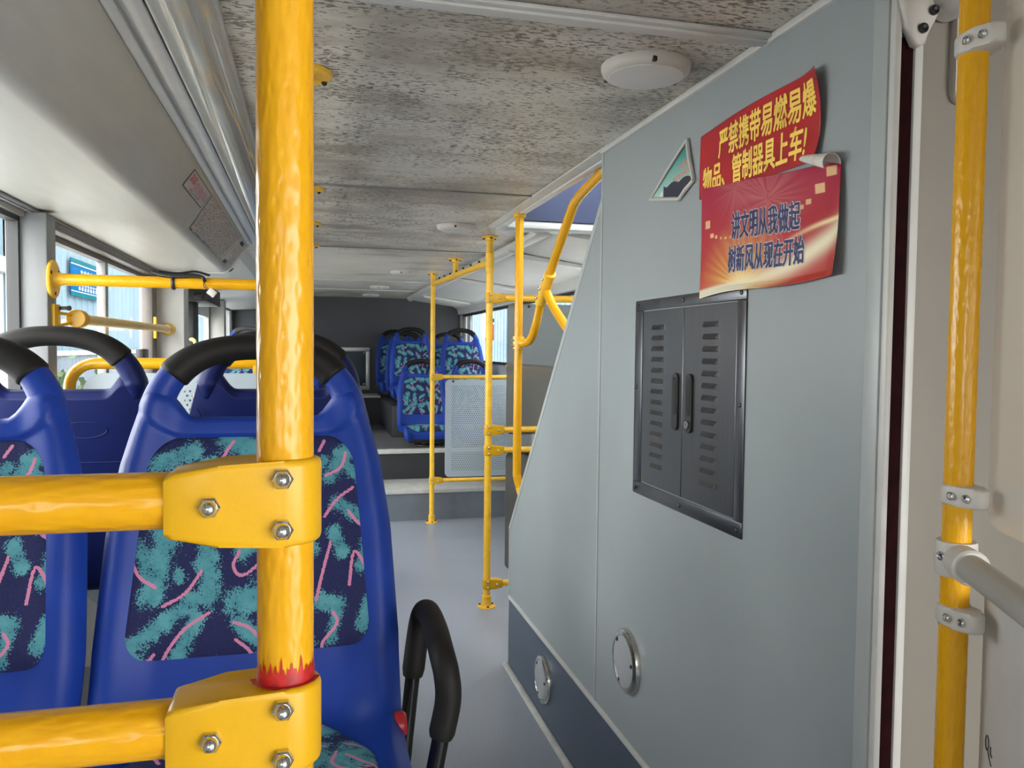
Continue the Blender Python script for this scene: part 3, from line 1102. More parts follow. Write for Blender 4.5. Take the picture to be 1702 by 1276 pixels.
p1x, p1y = .838, 5.60
p2x, p2y = .822, 3.698
pole('yellow floor to ceiling pole at the foot of the rear steps', p1x, p1y, clamps=(1.036, .30))
g2 = pole('yellow floor to ceiling pole with four clamps in front of the perforated panel', p2x, p2y, clamps=(1.478, .852, .755, .112))
MB().lathe((p2x, p2y, 1.60), (0, 0, 1), [(0, .0168), (.0, .0205), (.09, .0205), (.092, .0168)], 24).build('collar', 'yellow_paint', g2)

g = thing('overhead_handrail', 'yellow overhead handrail joining the two right floor to ceiling poles', 'handrail', (.83, 4.66, 1.65))
MB().tube([(p2x, p2y + .017, 1.646), (p1x, p1y - .017, 1.688)], PR, 20).build('rail', 'yellow_paint', g)
MB().tube([(.83, 4.66, 1.667), (.83, 4.66, CE - .004)], .0167, 20).build('stub', 'yellow_paint', g)
flange(g, (.83, 4.66, CE), -1, r=.043, h=.02)
for k in range(7):
    y = 3.95 + .22 * k
    z = 1.646 + (y - 3.71) * .0224
    m = MB().lathe((.8225 + .008 * (y - 3.7) / 1.9, y, z + .0155), (0, 0, 1), [(0, .007), (.006, .006), (.012, .003), (.0125, 0)], 12)
    m.build('bolt', 'dark_steel', g)


def rail_thing(label, a, b, r=PR, mat='yellow_paint', group=None):
    m = MB().tube([a, b], r, 20)
    return tag(m.build('handrail', mat), label, 'handrail', group)


rail_thing('yellow rail over the top of the pale perforated panel', (p1x + .07, p1y, 1.037), (RW, p1y, 1.037), .014)
rail_thing('yellow rail under the bottom of the pale perforated panel', (p1x + .07, p1y, .300), (RW, p1y, .300), .014)
rail_thing('high yellow cross rail over the smoked panels', (p2x + .07, p2y, 1.480), (RW, p2y, 1.482))
rail_thing('upper of the two close yellow cross rails on the smoked panels', (p2x + .07, p2y, .852), (RW, p2y, .852), .0145)
rail_thing('lower of the two close yellow cross rails on the smoked panels', (p2x + .07, p2y, .755), (RW, p2y, .755), .0145)
rail_thing('short yellow rail near the floor at the partition corner', (p2x + .07, p2y, .112), (RW, p2y, .112), .0145)
rail_thing('thin yellow rail under the right window beyond the smoked panels', (RW - .03, 4.2, 1.09), (RW - .03, 6.28, 1.10), .012)

g = thing('perforated_panel', 'pale blue perforated panel hung between two yellow rails before the rear seats', 'panel', (1.15, 5.6, .32))
holed_sheet('sheet', g, (.93, .322, 1.47, 1.018), p1y - .002, .035, .045)
for x in (.985, 1.26):
    MB().lathe((x, p1y - .003, 1.005), (0, -1, 0), [(0, .008), (.005, .008), (.009, .004), (.0095, 0)], 12).build('screw', 'dark_steel', g)


def smoked(label, z0, z1):
    m = MB().prism([(x, p2y + .0185, z) for x, z in round_rect(.915, z0, 1.48, z1, .03)], (0, .006, 0))
    g = tag(m.build('smoked_panel', 'smoked'), label, 'panel')
    for x, z in ((1.02, z1 - .012), (1.36, z1 - .012)) if z0 > .5 else ((1.02, z1 - .014), (1.36, z1 - .014)):
        MB().lathe((x, p2y + .017, z), (0, -1, 0), [(0, .007), (.006, .007), (.010, .004), (.0105, 0)], 12).build('bolt', 'dark_steel', g)
    return g


smoked('upper smoked panel above the two close yellow rails, window showing through', .826, 1.455)
smoked('lower smoked panel near the floor beside the partition corner', .170, .745)

# --- stair handrail
g = thing('stair_handrail', 'yellow bent stair handrail rising from a pole behind the sloping partition edge', 'handrail', (.785, 3.0, 0))
sx, sy = .783, 3.0
MB().tube(bez([(sx, sy, CE - .004), (sx, sy, 1.2), (sx, sy, .80), (sx + .003, sy - .004, .73), (sx + .03, sy - .03, .62), (sx + .05, sy - .05, .55)], 6), .0162, 20).build('pole', 'pole_z', g)
MB().lathe((sx, sy, CE), (0, 0, -1), [(0, .024), (.02, .024), (.022, .017)], 24).build('top_cap', 'yellow_paint', g)
MB().lathe((sx + .012, sy - .012, .70), (.25, -.25, -1), [(0, .017), (.0, .0195), (.06, .0195), (.062, .017)], 20).build('joint_sleeve', 'yellow_paint', g)
hp = [(sx, sy, 1.262), (sx + .018, sy - .03, 1.262), (sx + .03, sy - .07, 1.275), (sx + .035, sy - .12, 1.325), (.825, 2.80, 1.445), (.822, 2.50, 1.675), (.822, 2.43, 1.712), (.822, 2.35, 1.730), (.822, 2.0, 1.79), (.822, 1.4, 1.95)]
MB().tube(bez(hp, 8), .0158, 18).build('rail', 'pole_y', g)
MB().tube(bez([(.826, 2.785, 1.455), (.828, 2.66, 1.37), (.83, 2.40, 1.245), (.835, 2.30, 1.20)], 6), .0158, 18).build('lower_rail', 'pole_y', g)
m = MB().tube([(.8255, 2.845, 1.405), (.823, 2.715, 1.505)], .0205, 18)
j = m.build('joint', 'yellow_paint', g)
for y, z in ((2.82, 1.425), (2.78, 1.455), (2.74, 1.486)):
    MB().lathe((.806, y, z), (-1, 0, 0), [(0, .006), (.006, .006), (.01, .003), (.0105, 0)], 10).build('bolt', 'chrome', j)
cl = MB().lathe((sx, sy, 1.238), (0, 0, 1), [(0, .0165), (0, .0215), (.048, .0215), (.048, .0165)], 24).build('clamp', 'yellow_paint', g)
for z in (1.25, 1.272):
    MB().lathe((sx - .019, sy - .006, z), (-1, -.2, 0), [(0, .006), (.006, .006), (.010, .003), (.0105, 0)], 10).build('bolt', 'chrome', cl)


# ================================================================== RIGHT POLE, SCREEN, GREY TUBE
rx, ry = .772, .81
g = thing('grab_pole', 'yellow rippled pole with white plastic clamps at the right by the end panel', 'grab pole', (rx, ry, 0))
MB().tube([(rx, ry, 0), (rx, ry, CE)], PR, 28).build('pole', 'pole_z', g)
sd = Vector((-.43, -.9, 0)).normalized()          # run of the screen, towards the camera
sn = Vector((.9, -.43, 0)).normalized()           # to its right
s_left = -sn


def screen_clip(z):
    """white two-screw clip: collar round the pole with a flat ear holding the screen"""
    m = MB()
    pts = []
    n = 14
    for k in range(n + 1):
        a = PI / 2 + PI * k / n
        pts.append((.0205 * math.cos(a), .0205 * math.sin(a)))
    pts = pts + [(.012, -.0205), (.022, -.014), (.042, -.011), (.047, -.006), (.047, .006), (.042, .011), (.022, .014), (.012, .0205)]
    dirv = (sd + sn * .3).normalized()
    sv = Vector((0, 0, 1)).cross(dirv)
    loop = [Vector((rx, ry, z - .01175)) + dirv * a + sv * b for a, b in pts]
    m.prism(loop, (0, 0, .0235), .004)
    o = m.build('clip', 'white_plastic', g, angle=50)
    for a in (.014, .034):
        mm = MB()
        p = Vector((rx, ry, z)) + dirv * a - sv * (.0175 if a < .02 else .012)
        ax = -sv
        mm.lathe(p, ax, [(0, .0052), (.003, .0052), (.004, .0045), (.0025, .003), (.002, 0)], 14)
        mm.build('screw', 'chrome', o)
    return o


for z in (1.605, 1.064, .915):
    screen_clip(z)
# socket clamp for the grey tube
zt = .985
m = MB().lathe((rx, ry, zt - .021), (0, 0, 1), [(0, .0165), (0, .0225), (.003, .0238), (.039, .0238), (.042, .0225), (.042, .0165)], 24)
q0 = Vector((rx, ry, zt))
m.tube([q0 + sd * .004, q0 + sd * .02, q0 + sd * .052, q0 + sd * .055], [.019, .0205, .0215, .019], 24)
cl = m.build('tube_clamp', 'white_plastic', g)
for k, z in ((-.2, .004), (.9, -.008)):
    ax = (Vector((-1, -.25, 0)) + Vector((.5, -.6, 0)) * k).normalized()
    mm = MB().lathe(q0 + ax * .0225 + Vector((0, 0, z)), ax, [(0, .0056), (.004, .0056), (.005, .0045), (.003, .003), (.0025, 0)], 14)
    mm.build('screw', 'chrome', cl)
tag(MB().tube([q0 + sd * .03, q0 + sd * .6], .0165, 24).build('barrier_tube', 'tube_grey'), 'grey tube running from the right yellow pole towards the camera', 'rail')

sc0 = Vector((rx, ry, 0)) + sn * .034 + sd * .0
m = MB()
outl = [(.0, 1.045), (.012, 1.030), (.03, 1.028), (.45, 1.034), (.45, 1.75), (.0, 1.75)]
m.prism([sc0 + sd * a + Vector((0, 0, z)) for a, z in outl], sn * .005)
scr = tag(m.build('screen', 'screen'), 'scratched clear plastic screen clipped to the right yellow pole', 'screen')
m = MB().prism([sc0 + sd * a + Vector((0, 0, z)) for a, z in [(0, .10), (.45, .10), (.45, .945), (.0, .945)]], sn * .004)
low = tag(m.build('modesty_panel', 'white_trim'), 'light grey lower panel with pen scribble under the grey tube', 'panel')
# pen scribble on it: a loop, a tail and a short i
def on_low(a, z):
    return sc0 + sd * a - sn * .0008 + Vector((0, 0, z))


m = MB()
lp = [on_low(.026 + .0045 * math.cos(t) , .768 + .009 * math.sin(t)) for t in [2 * PI * k / 18 for k in range(19)]]
m.tube(lp, .0006, 6)
m.tube(bez([on_low(.028, .762), on_low(.033, .753), on_low(.040, .746)], 6), .0006, 6)
m.tube(bez([on_low(.0365, .768), on_low(.037, .760), on_low(.041, .757)], 6), .0006, 6)
m.build('scribble', 'ink_black', low)

# bracket and tube at the top
g = thing('tube_bracket', 'white cast bracket holding a tube at the top of the partition end', 'bracket', (.78, .89, 1.68))
m = MB()
loop = [(x - .016, z) for x, z in [(.762, 1.765), (.766, 1.70), (.775, 1.665), (.788, 1.642), (.796, 1.640), (.804, 1.645), (.81, 1.665), (.825, 1.70), (.86, 1.715), (.88, 1.765)]]
m.prism([(x, .921, z) for x, z in loop], (0, -.016, 0), .004)
b = m.build('plate', 'white_plastic', g, angle=50)
m = MB().tube([(.825, .918, 1.715), (.83, .87, 1.712)], [.034, .031], 24)
m.build('socket', 'white_plastic', g)
m = MB().tube([(.83, .88, 1.712), (.845, .60, 1.71)], .0235, 24)
m.build('tube', 'white_plastic', g)
for p in ((.780, .9045, 1.662), (.796, .9045, 1.687)):
    MB().lathe(p, (0, -1, 0), [(0, .0065), (.004, .0065), (.006, .005), (.004, .003), (.003, 0)], 16).build('bolt', 'dark_steel', g)


# ================================================================== SEATS
PROF = [(.14, .64), (.126, .56), (.104, .47), (.077, .37), (.046, .27), (.016, .18), (-.010, .13), (-.04, .095), (-.10, .082), (-.20, .086), (-.31, .098), (-.365, .098), (-.395, .078), (-.402, .045), (-.392, .018)]
_pp = bez([(0, y, z) for y, z in PROF], 24)
_len = [0]
for a, b in zip(_pp, _pp[1:]):
    _len.append(_len[-1] + (b - a).length)
_arr = np.array([(p.y, p.z) for p in _pp])
_len = np.array(_len)


def prof(s):
    """point and normal (towards the sitter) at arc length s from the top"""
    y, z = np.interp(s, _len, _arr[:, 0]), np.interp(s, _len, _arr[:, 1])
    e = .006
    t = Vector((0, np.interp(s + e, _len, _arr[:, 0]) - np.interp(s - e, _len, _arr[:, 0]), np.interp(s + e, _len, _arr[:, 1]) - np.interp(s - e, _len, _arr[:, 1])))
    if t.length < 1e-7:
        t = Vector((0, 0, -1))
    t.normalize()
    return Vector((0, y, z)), Vector((0, t.z, -t.y))   # normal points to -y on the back and +z on the pan


HW_S = [0, .085, .119, .150, .20, .30, .46, .60, .70, .85, .95, 1.02, 1.1]
HW_V = [.158, .161, .168, .177, .190, .204, .212, .211, .210, .208, .203, .194, .186]


def hw(s):
    return float(np.interp(s, HW_S, HW_V))


SEND = float(_len[-1])


def groove(x, s):
    """raised collar around the hand hole: +1 above the groove line"""
    ax = abs(x)
    line = .158 - .045 * max(0, min(1, (ax - .10) / .075)) ** 2
    dlt = s - line
    return 1 / (1 + math.exp(max(-40, min(40, dlt / .0013))))


def shell_mb():
    m = MB()
    ss = [.128 + .002 * k for k in range(28)] + [.184 + (SEND - .184) * k / 60 for k in range(61)]
    nu = 49
    F, B = [], []
    for s in ss:
        p, n = prof(s)
        h = hw(s)
        fr, bk = [], []
        top = max(0, 1 - (s - .128) / .012)
        for i in range(nu):
            u = -1 + 2 * i / (nu - 1)
            au = abs(u)
            x = math.copysign(math.sin(min(1, au) * PI / 2 * .98) / math.sin(PI / 2 * .98), u) * h if au > 0 else 0
            xn = abs(x) / h
            bol = .020 * (max(0, min(1, (xn - .60) / .28)) ** 2) * (3 - 2 * max(0, min(1, (xn - .60) / .28)))
            roll = .026 * max(0, (xn - .86) / .14) ** 2.2
            kk = max(0, min(1, (abs(x) - .088) / .046))
            up = .036 * kk * kk * (3 - 2 * kk) * max(0, 1 - (s - .128) / .060)
            off = bol - roll + .0065 * groove(x, s - up) - .010 * top * top
            # the rim of the hand hole rises into the hoop at both corners
            q = prof(s - up)[0] - p
            p_ = p + q
            if up > 0:
                x *= float(np.interp(s - up, HW_S, HW_V)) / h
            fr.append(m.bm.verts.new(p_ + n * off + Vector((x, 0, 0))))
            back = -.024 - .012 * (1 - xn ** 4) + .0 + .012 * top
            bk.append(m.bm.verts.new(p_ + n * min(back, off - .003) + Vector((x * .985, 0, 0))))
        F.append(fr)
        B.append(bk)
    for G, flip in ((F, 0), (B, 1)):
        for j in range(len(ss) - 1):
            for i in range(nu - 1):
                q = (G[j][i], G[j][i + 1], G[j + 1][i + 1], G[j + 1][i])
                m.bm.faces.new(q[::-1] if flip else q)
    for j in range(len(ss) - 1):
        m.bm.faces.new((F[j][0], F[j + 1][0], B[j + 1][0], B[j][0]))
        m.bm.faces.new((F[j][-1], B[j][-1], B[j + 1][-1], F[j + 1][-1]))
    for i in range(nu - 1):
        m.bm.faces.new((F[0][i], B[0][i], B[0][i + 1], F[0][i + 1]))
        m.bm.faces.new((F[-1][i], F[-1][i + 1], B[-1][i + 1], B[-1][i]))
    return m


ARCH = [(-.146, .150), (-.143, .118), (-.134, .087), (-.114, .058), (-.084, .036), (-.044, .0235), (0, .020), (.044, .0235), (.084, .036), (.114, .058), (.134, .087), (.143, .118), (.146, .150)]


def arch_path(a0=0, a1=1, n=60):
    q = bez([(x, s, 0) for x, s in ARCH], 10)
    out = []
    for k in range(n + 1):
        t = (a0 + (a1 - a0) * k / n) * (len(q) - 1)
        i = min(int(t), len(q) - 2)
        v = q[i].lerp(q[i + 1], t - i)
        p, nrm = prof(v.y)
        out.append(Vector((v.x, p.y + .008 + .012 * max(0, min(1, (v.y - .11) / .04)), p.z)))
    return out


def strokes(kind):
    """pattern of the fabric: teal brush patches and pink squiggles, in metres"""
    if kind == 'back':
        def cv(x, y):
            return ((x - 466) / 1924, .64 - (y / 1.733 - 17) / 1090)
        teal = [[(400, 330), (470, 360), .026], [(210, 400), (300, 365), .016], [(300, 420), (350, 400), .012], [(680, 440), (750, 350), .016], [(560, 350), (600, 420), .02],
                [(235, 585), (205, 740), .020], [(180, 620), (190, 690), .014], [(345, 600), (355, 755), .017], [(272, 690), (276, 700), .010], [(440, 640), (490, 610), .015],
                [(430, 770), (490, 745), .022], [(145, 870), (320, 755), .014], [(130, 860), (175, 905), .015], [(320, 800), (270, 905), .013], [(430, 820), (480, 860), .015],
                [(700, 520), (775, 560), .014], [(690, 600), (715, 650), .012], [(770, 690), (785, 630), .012], [(650, 780), (705, 790), .014], [(700, 800), (680, 880), .010],
                [(770, 850), (790, 790), .013], [(560, 520), (620, 640), .018], [(540, 720), (610, 880), .016], [(400, 470), (470, 520), .016], [(250, 470), (350, 520), .018],
                [(700, 380), (780, 470), .010], [(620, 460), (660, 400), .012]]
        pink = [[(408, 340), (388, 372), (370, 408)], [(145, 635), (172, 690), (216, 720)], [(332, 685), (292, 738), (235, 768)], [(356, 790), (292, 828), (244, 888), (230, 918)],
                [(420, 818), (462, 835), (492, 868)], [(425, 862), (455, 885), (476, 912)], [(432, 636), (415, 676), (440, 702), (492, 668)], [(747, 478), (702, 508), (664, 556)],
                [(727, 378), (712, 420), (668, 442)], [(682, 625), (660, 700), (640, 776)], [(733, 742), (745, 660), (765, 668), (798, 738)], [(733, 543), (765, 580), (787, 572)],
                [(686, 808), (698, 838), (660, 882), (656, 902)], [(178, 922), (216, 884)], [(665, 342), (650, 372)], [(540, 470), (580, 560), (610, 580)], [(560, 760), (600, 700), (630, 720)], [(290, 420), (330, 470), (300, 520)]]
        T = [(cv(*a), cv(*b), r) for a, b, r in teal]
        K = [[cv(*q) for q in l] for l in pink]
    else:
        rnd = random.Random(11)
        T, K = [], []
        for k in range(44):
            x, y, a = rnd.uniform(-.19, .19), rnd.uniform(-.17, .17), rnd.uniform(0, PI)
            l = rnd.uniform(.01, .04)
            T.append(((x - l * math.cos(a), y - l * math.sin(a)), (x + l * math.cos(a), y + l * math.sin(a)), rnd.uniform(.014, .028)))
        for k in range(34):
            x, y, a = rnd.uniform(-.18, .18), rnd.uniform(-.17, .17), rnd.uniform(0, 2 * PI)
            l = [(x, y)]
            for q in range(4):
                x += .016 * math.cos(a)
                y += .016 * math.sin(a)
                a += rnd.uniform(-.2, .7)
                l.append((x, y))
            K.append(l)
    return T, K


def seg_dist(P, a, b):
    a, b = np.array(a), np.array(b)
    d = b - a
    t = np.clip(((P - a) @ d) / max(1e-9, d @ d), 0, 1)
    return np.linalg.norm(P - (a + t[:, None] * d), axis=1)


def pattern(P, kind):
    T, K = strokes(kind)
    K = [[(v.x, v.y) for v in bez([(a, b, 0) for a, b in l], 5)] if len(l) > 2 else l for l in K]
    t = np.zeros(len(P))
    for a, b, r in T:
        t = np.maximum(t, np.clip(1.25 - seg_dist(P, a, b) / r * .75, 0, 1))
    k = np.zeros(len(P))
    for l in K:
        for a, b in zip(l, l[1:]):
            k = np.maximum(k, np.clip(1.0 - seg_dist(P, a, b) / .0023 * .5, 0, 1))
    return t, k


def cushion_mb(kind, nu=120, nv=120):
    m = MB()
    P = []
    if kind == 'back':
        s0, s1, hA, hB, r, lift, th = .158, .478, .150, .176, .05, .004, .011
    else:
        s0, s1, hA, hB, r, lift, th = .575, .945, .165, .172, .07, .004, .022

    def fn(u, v):
        s = s0 + (s1 - s0) * v
        p, n = prof(s)
        h = hA + (hB - hA) * v
        L = s1 - s0
        dd = min(v, 1 - v) * L
        if kind == 'seat':
            rr = .14 if v < .5 else .10
        else:
            rr = .055 if v < .5 else .04
        w_ = h
        if dd < rr:
            w_ = h - rr + math.sqrt(max(0, rr * rr - (rr - dd) ** 2))
        arch = 0
        U = -1 + 2 * u
        x = U * w_
        edge = max(abs(U), abs(2 * v - 1))
        pil = 1 - edge ** 10
        xn = abs(x) / hw(s)
        q = max(0, min(1, (xn - .60) / .28))
        bol = .020 * q * q * (3 - 2 * q)
        off = bol * .75 + .004 * 0 - .001 + (lift + th) * pil
        P.append((x, p.z if kind == 'back' else p.y + .2))
        return p + n * off + Vector((x, 0, 0))
    # rows spaced closer near the ends so that the rounded corners are smooth
    vs = [[m.bm.verts.new(fn(i / (nu - 1), .5 - .5 * math.cos(PI * j / (nv - 1)))) for i in range(nu)] for j in range(nv)]
    for j in range(nv - 1):
        for i in range(nu - 1):
            m.bm.faces.new((vs[j][i], vs[j][i + 1], vs[j + 1][i + 1], vs[j + 1][i]))
    t, k = pattern(np.array(P), kind)
    return m, {'teal': ('FLOAT', t), 'pink': ('FLOAT', k)}


def emboss_mb():
    """raised oval and bar moulded into the rear of the backrest"""
    m = MB()

    def on_back(x, s):
        p, n = prof(s)
        return p - n * .0352 + Vector((x, 0, 0))
    m.tube([on_back(-.045 + .045 * math.cos(a), .205 + .017 * math.sin(a)) for a in [2 * PI * k / 32 for k in range(33)]], .0016, 8, caps=False)
    m.tube([on_back(-.13 + .26 * k / 20, .275) for k in range(21)] + [on_back(.135, .272), on_back(.14, .266)], .0016, 8)
    m.tube(bez([on_back(.165, .16), on_back(.15, .19), on_back(.128, .205)], 8), .0014, 8)
    return m


def make_seat(label, group, grip='grip', ped=.36, rear=False):
    t = thing('bus_seat', label, 'seat', (0, 0, 0), group)
    sh = shell_mb().build('shell', 'shell_shaded' if rear else 'shell', t, local=True, angle=60)
    emboss_mb().build('embossing', 'shell_shaded' if rear else 'shell', sh, local=True)
    ap = arch_path()
    n = len(ap)
    rad = [(.0285 - .0099 * math.sin(PI * k / (n - 1)) ** .8) * min(1, .35 + .65 * min(k, n - 1 - k) / 5) for k in range(n)]
    MB().tube(ap, rad, 20, flat=(Vector((0, 1, 0)), 1.15)).build('hoop', 'shell_shaded' if rear else 'shell', t, local=True, angle=70)
    ag = arch_path(.225, .775)
    rg = [.0250 - .0052 * math.sin(PI * k / (len(ag) - 1)) for k in range(len(ag))]
    rg[0] = rg[-1] = .0225
    MB().tube(ag, rg, 24, flat=(Vector((0, 1, 0)), 1.12)).build('grip_sleeve', grip, t, local=True, angle=60)
    for kind, nm in (('back', 'back_cushion'), ('seat', 'seat_cushion')):
        m, at = cushion_mb(kind)
        m.build(nm, 'fabric', t, local=True, angle=80, attrs=at)
    m = MB()
    if ped > .1:
        for x in (-.13, .13):
            m.box((x - .016, -.30, -ped), (x + .016, -.26, .055), .004)
            m.box((x - .016, -.08, -ped), (x + .016, -.04, .055), .004)
            m.box((x - .018, -.33, .035), (x + .018, -.02, .058), .004)
            m.box((x - .02, -.33, -ped), (x + .02, -.02, -ped + .02), .004)
    else:
        m.box((-.15, -.30, -.02), (.15, -.05, .058), .005)
        m.lathe((0, -.18, -ped), (0, 0, 1), [(0, .09), (.008, .09), (.012, .045), (ped, .045)], 20)
    m.build('pedestal', 'dark_steel', t, local=True)
    return t


def put(o, x, y, top, label=None, rot=0, group=None):
    o.location = (x, y, top - .64)
    o.rotation_euler = (0, 0, rot)
    if label:
        o['label'] = label
    if group:
        o['group'] = group
    return o


G1 = 'blue seats with patterned cushions near the camera'
seatB = make_seat('blue seat with patterned cushions right behind the thick yellow upright', G1)
seatA = put(copy_tree(seatB), -.514, 1.172, 1.254, 'blue patterned seat cut by the left picture edge, behind the near rails')
put(seatB, -.082, 1.172, 1.254)

# black armrest on the aisle side of the near seat
a = thing_loc = seatB.location
ar = bez([(x - .012, y, z - .018) for x, y, z in [(.10, 1.10, .585), (.128, 1.19, .583), (.150, 1.215, .602), (.158, 1.22, .66), (.168, 1.22, .757), (.178, 1.22, .83), (.184, 1.19, .855), (.186, 1.12, .852), (.184, 1.05, .843), (.187, 1.025, .822), (.188, 1.02, .79), (.179, 1.02, .743), (.168, 1.02, .683), (.160, 1.02, .63), (.10, 1.03, .60)]], 8)
MBp = MB().tube([p for p in ar], .0115, 16)
arm = MBp.build('armrest', 'black_gloss', seatB)
cut = [p for p in ar if p.z > .724]
m = MB().tube(cut, [.0155] + [.0175] * (len(cut) - 2) + [.0155], 20)
m.build('armrest_sleeve', 'grip', arm)
MB().lathe((.128, 1.12, .70), (1, 0, 0), [(-.012, .018), (.0, .018), (.005, .014), (.006, 0)], 20).build('cap', 'red_plastic', seatB)

G2 = 'rear-facing seats seen from behind'
seatC = make_seat('shade-darkened blue seat back with black hoop under the left window', G2, rear=True)
seatD = put(copy_tree(seatC), -.062, 1.90, 1.272, 'shade-darkened blue seat back seen through the hand hole of the near blue seat', PI)
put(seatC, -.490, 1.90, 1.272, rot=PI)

G3 = 'blue patterned seats at the rear'
s1 = make_seat('rear blue seat in front on the low floor, nearest the right aisle pole', G3, ped=.05)
rear_seats = [(.905, 6.57, 1.150, None), (1.335, 6.57, 1.150, 'rear blue seat whose hoop shows over the perforated panel'),
              (.925, 7.42, 1.437, 'rear blue seat directly behind the frontmost one, left of the tall right seat'),
              (1.355, 7.15, 1.427, 'tall rear blue seat beside the right window'),
              (.925, 7.86, 1.405, 'rear blue seat one row behind, only its left edge showing'),
              (1.355, 7.86, 1.405, 'rear blue seat mostly hidden between two others by the window'),
              (.868, 8.32, 1.432, 'rearmost blue seat nearest the square hatch'),
              (-.54, 7.42, 1.420, 'blue seat with hoop toned as daylit in the far left corner by the rear window'),
              (-.112, 7.42, 1.420, 'far left aisle seat peeping out behind the front upright')]
for i, (x, y, top, lab) in enumerate(rear_seats):
    o = s1 if i == 0 else copy_tree(s1)
    put(o, x, y, top, lab)
    for ch in o.children:
        if i >= 7 and ch.name.startswith('grip_sleeve'):
            ch.data = ch.data.copy()
            ch.data.materials[0] = M['grip_lit']


# ================================================================== THINGS ON THE PARTITION
# stainless cabinet doors
g = thing('cabinet_hatch', 'stainless double-door cabinet hatch with louvres set in the partition', 'cabinet', (PX, 1.51, .9))
FX = PX - .004
m = MB()
y0, y1, z0, z1 = 1.268, 1.762, .90, 1.352
iy0, iy1, iz0, iz1 = 1.297, 1.720, .930, 1.328
m.box((FX, y0, iz1), (PX, y1, z1), .002)
m.box((FX, y0, z0), (PX, y1, iz0), .002)
m.box((FX, y0, iz0), (PX, iy0, iz1), .002)
m.box((FX, iy1, iz0), (PX, y1, iz1), .002)
fr = m.build('frame', 'stainless', g)
for y, z in ((1.745, 1.340), (1.512, 1.341), (1.283, 1.341), (1.748, 1.15), (1.281, 1.14), (1.745, .914), (1.512, .914), (1.283, .914)):
    MB().lathe((FX, y, z), (-1, 0, 0), [(0, .0045), (.002, .004), (.003, .002), (.0031, 0)], 12).build('screw', 'dark_steel', fr)
ym = 1.511
for ya, yb, lc, kl in ((ym + .001, iy1 - .002, 1.635, False), (iy0 + .002, ym - .001, 1.395, True)):
    m = MB().box((FX + .0015, ya, iz0 + .002), (PX, yb, iz1 - .002), .0012)
    for k in range(14):
        z = 1.288 - .0238 * k
        # pressed louvre: a hood standing proud at its lower edge
        h_, wd = .011, .030
        p = FX + .0016
        A = [(p, lc - wd, z + h_ / 2), (p, lc + wd, z + h_ / 2), (p - .006, lc + wd * .86, z - h_ / 2 + .002), (p - .006, lc - wd * .86, z - h_ / 2 + .002), (p, lc + wd, z - h_ / 2), (p, lc - wd, z - h_ / 2)]
        v = [m.bm.verts.new(q) for q in A]
        m.bm.faces.new((v[0], v[1], v[2], v[3]))
        m.bm.faces.new((v[1], v[4], v[2]))
        m.bm.faces.new((v[0], v[3], v[5]))
        m.bm.faces.new((v[3], v[2], v[4], v[5]))
    dr = m.build('door', 'stainless', g, angle=20)
    yc = 1.541 if not kl else 1.478
    loop = round_rect(yc - .0135, 1.069, yc + .0135, 1.190, .0134, 10)
    m = MB().prism([(FX - .0025, y, z) for y, z in loop], (.005, 0, 0), .0012)
    hd = m.build('handle', 'black', dr)
    m = MB().prism([(FX - .0032, y, z) for y, z in round_rect(yc - .0085, 1.103, yc + .0085, 1.180, .0084, 8)], (.001, 0, 0))
    m.build('finger_slot', 'black_gloss', hd)
    if kl:
        m = MB().lathe((FX - .002, yc, 1.086), (-1, 0, 0), [(0, .0085), (.004, .0085), (.005, .0075), (.005, .004), (.0035, .0035), (.0035, 0)], 20)
        m.build('lock', 'chrome', hd)

# round recessed lamps low on the partition
for y, z, r, lab in ((1.778, .483, .078, 'round chrome step lamp on the pale partition panel'), (2.482, .150, .078, 'round chrome step lamp low on the slate dado near the partition corner')):
    g = thing('step_lamp', lab, 'lamp', (PX, y, z), 'round step lamps on the partition')
    MB().lathe((PX, y, z), (-1, 0, 0), [(0, r), (.006, r), (.012, r * .96), (.016, r * .86), (.016, r * .80), (.0135, r * .78)], 40).build('bezel', 'chrome', g)
    MB().lathe((PX - .012, y, z), (-1, 0, 0), [(0, r * .79), (.003, r * .77), (.0055, r * .5), (.006, 0)], 40).build('lens', 'alu', g)
    for k in range(3):
        a = .9 + 2 * PI * k / 3
        MB().lathe((PX - .0145, y + r * .7 * math.cos(a), z + r * .7 * math.sin(a)), (-1, 0, 0), [(0, .005), (.003, .0045), (.004, 0)], 10).build('screw', 'dark_steel', g)


def wall_sheet(name, label, cat, fn, ink, nu=110, nv=90, mat='print', parent=None):
    """thin printed sheet: fn(u, v) -> 3-D point, ink(U, V) -> rgb array"""
    m = MB()
    uv = []

    def f(u, v):
        uv.append((u, v))
        return fn(u, v)
    m.grid(nu, nv, f)
    uv = np.array(uv)
    col = np.clip(ink(uv[:, 0], uv[:, 1]), 0, 1)
    col = np.hstack([col, np.ones((len(col), 1))])
    o = m.build(name, mat, parent, attrs={'ink': ('FLOAT_COLOR', col)})
    s = o.modifiers.new('thickness', 'SOLIDIFY')
    s.thickness = .0007
    s.offset = 0
    return tag(o, label, cat) if parent is None else o


def lerp(a, b, t):
    return a + (b - a) * t


def p1fn(u, v, e=0.):
    y = lerp(1.453, 1.078, u) - (.018 * math.sin(PI * v * .8 + .2) * u ** 6)
    zt = lerp(1.657, 1.665, u) + .006 * math.sin(PI * u)
    z = lerp(1.534 - .006 * u, zt, v)
    lift = .003 + .016 * max(0, (u - .86) / .14) ** 1.6 * (.25 + .75 * abs(v - .25)) + .002 * math.sin(u * 9 + v * 4) * .4
    return Vector((PX - lift - e, y, z))


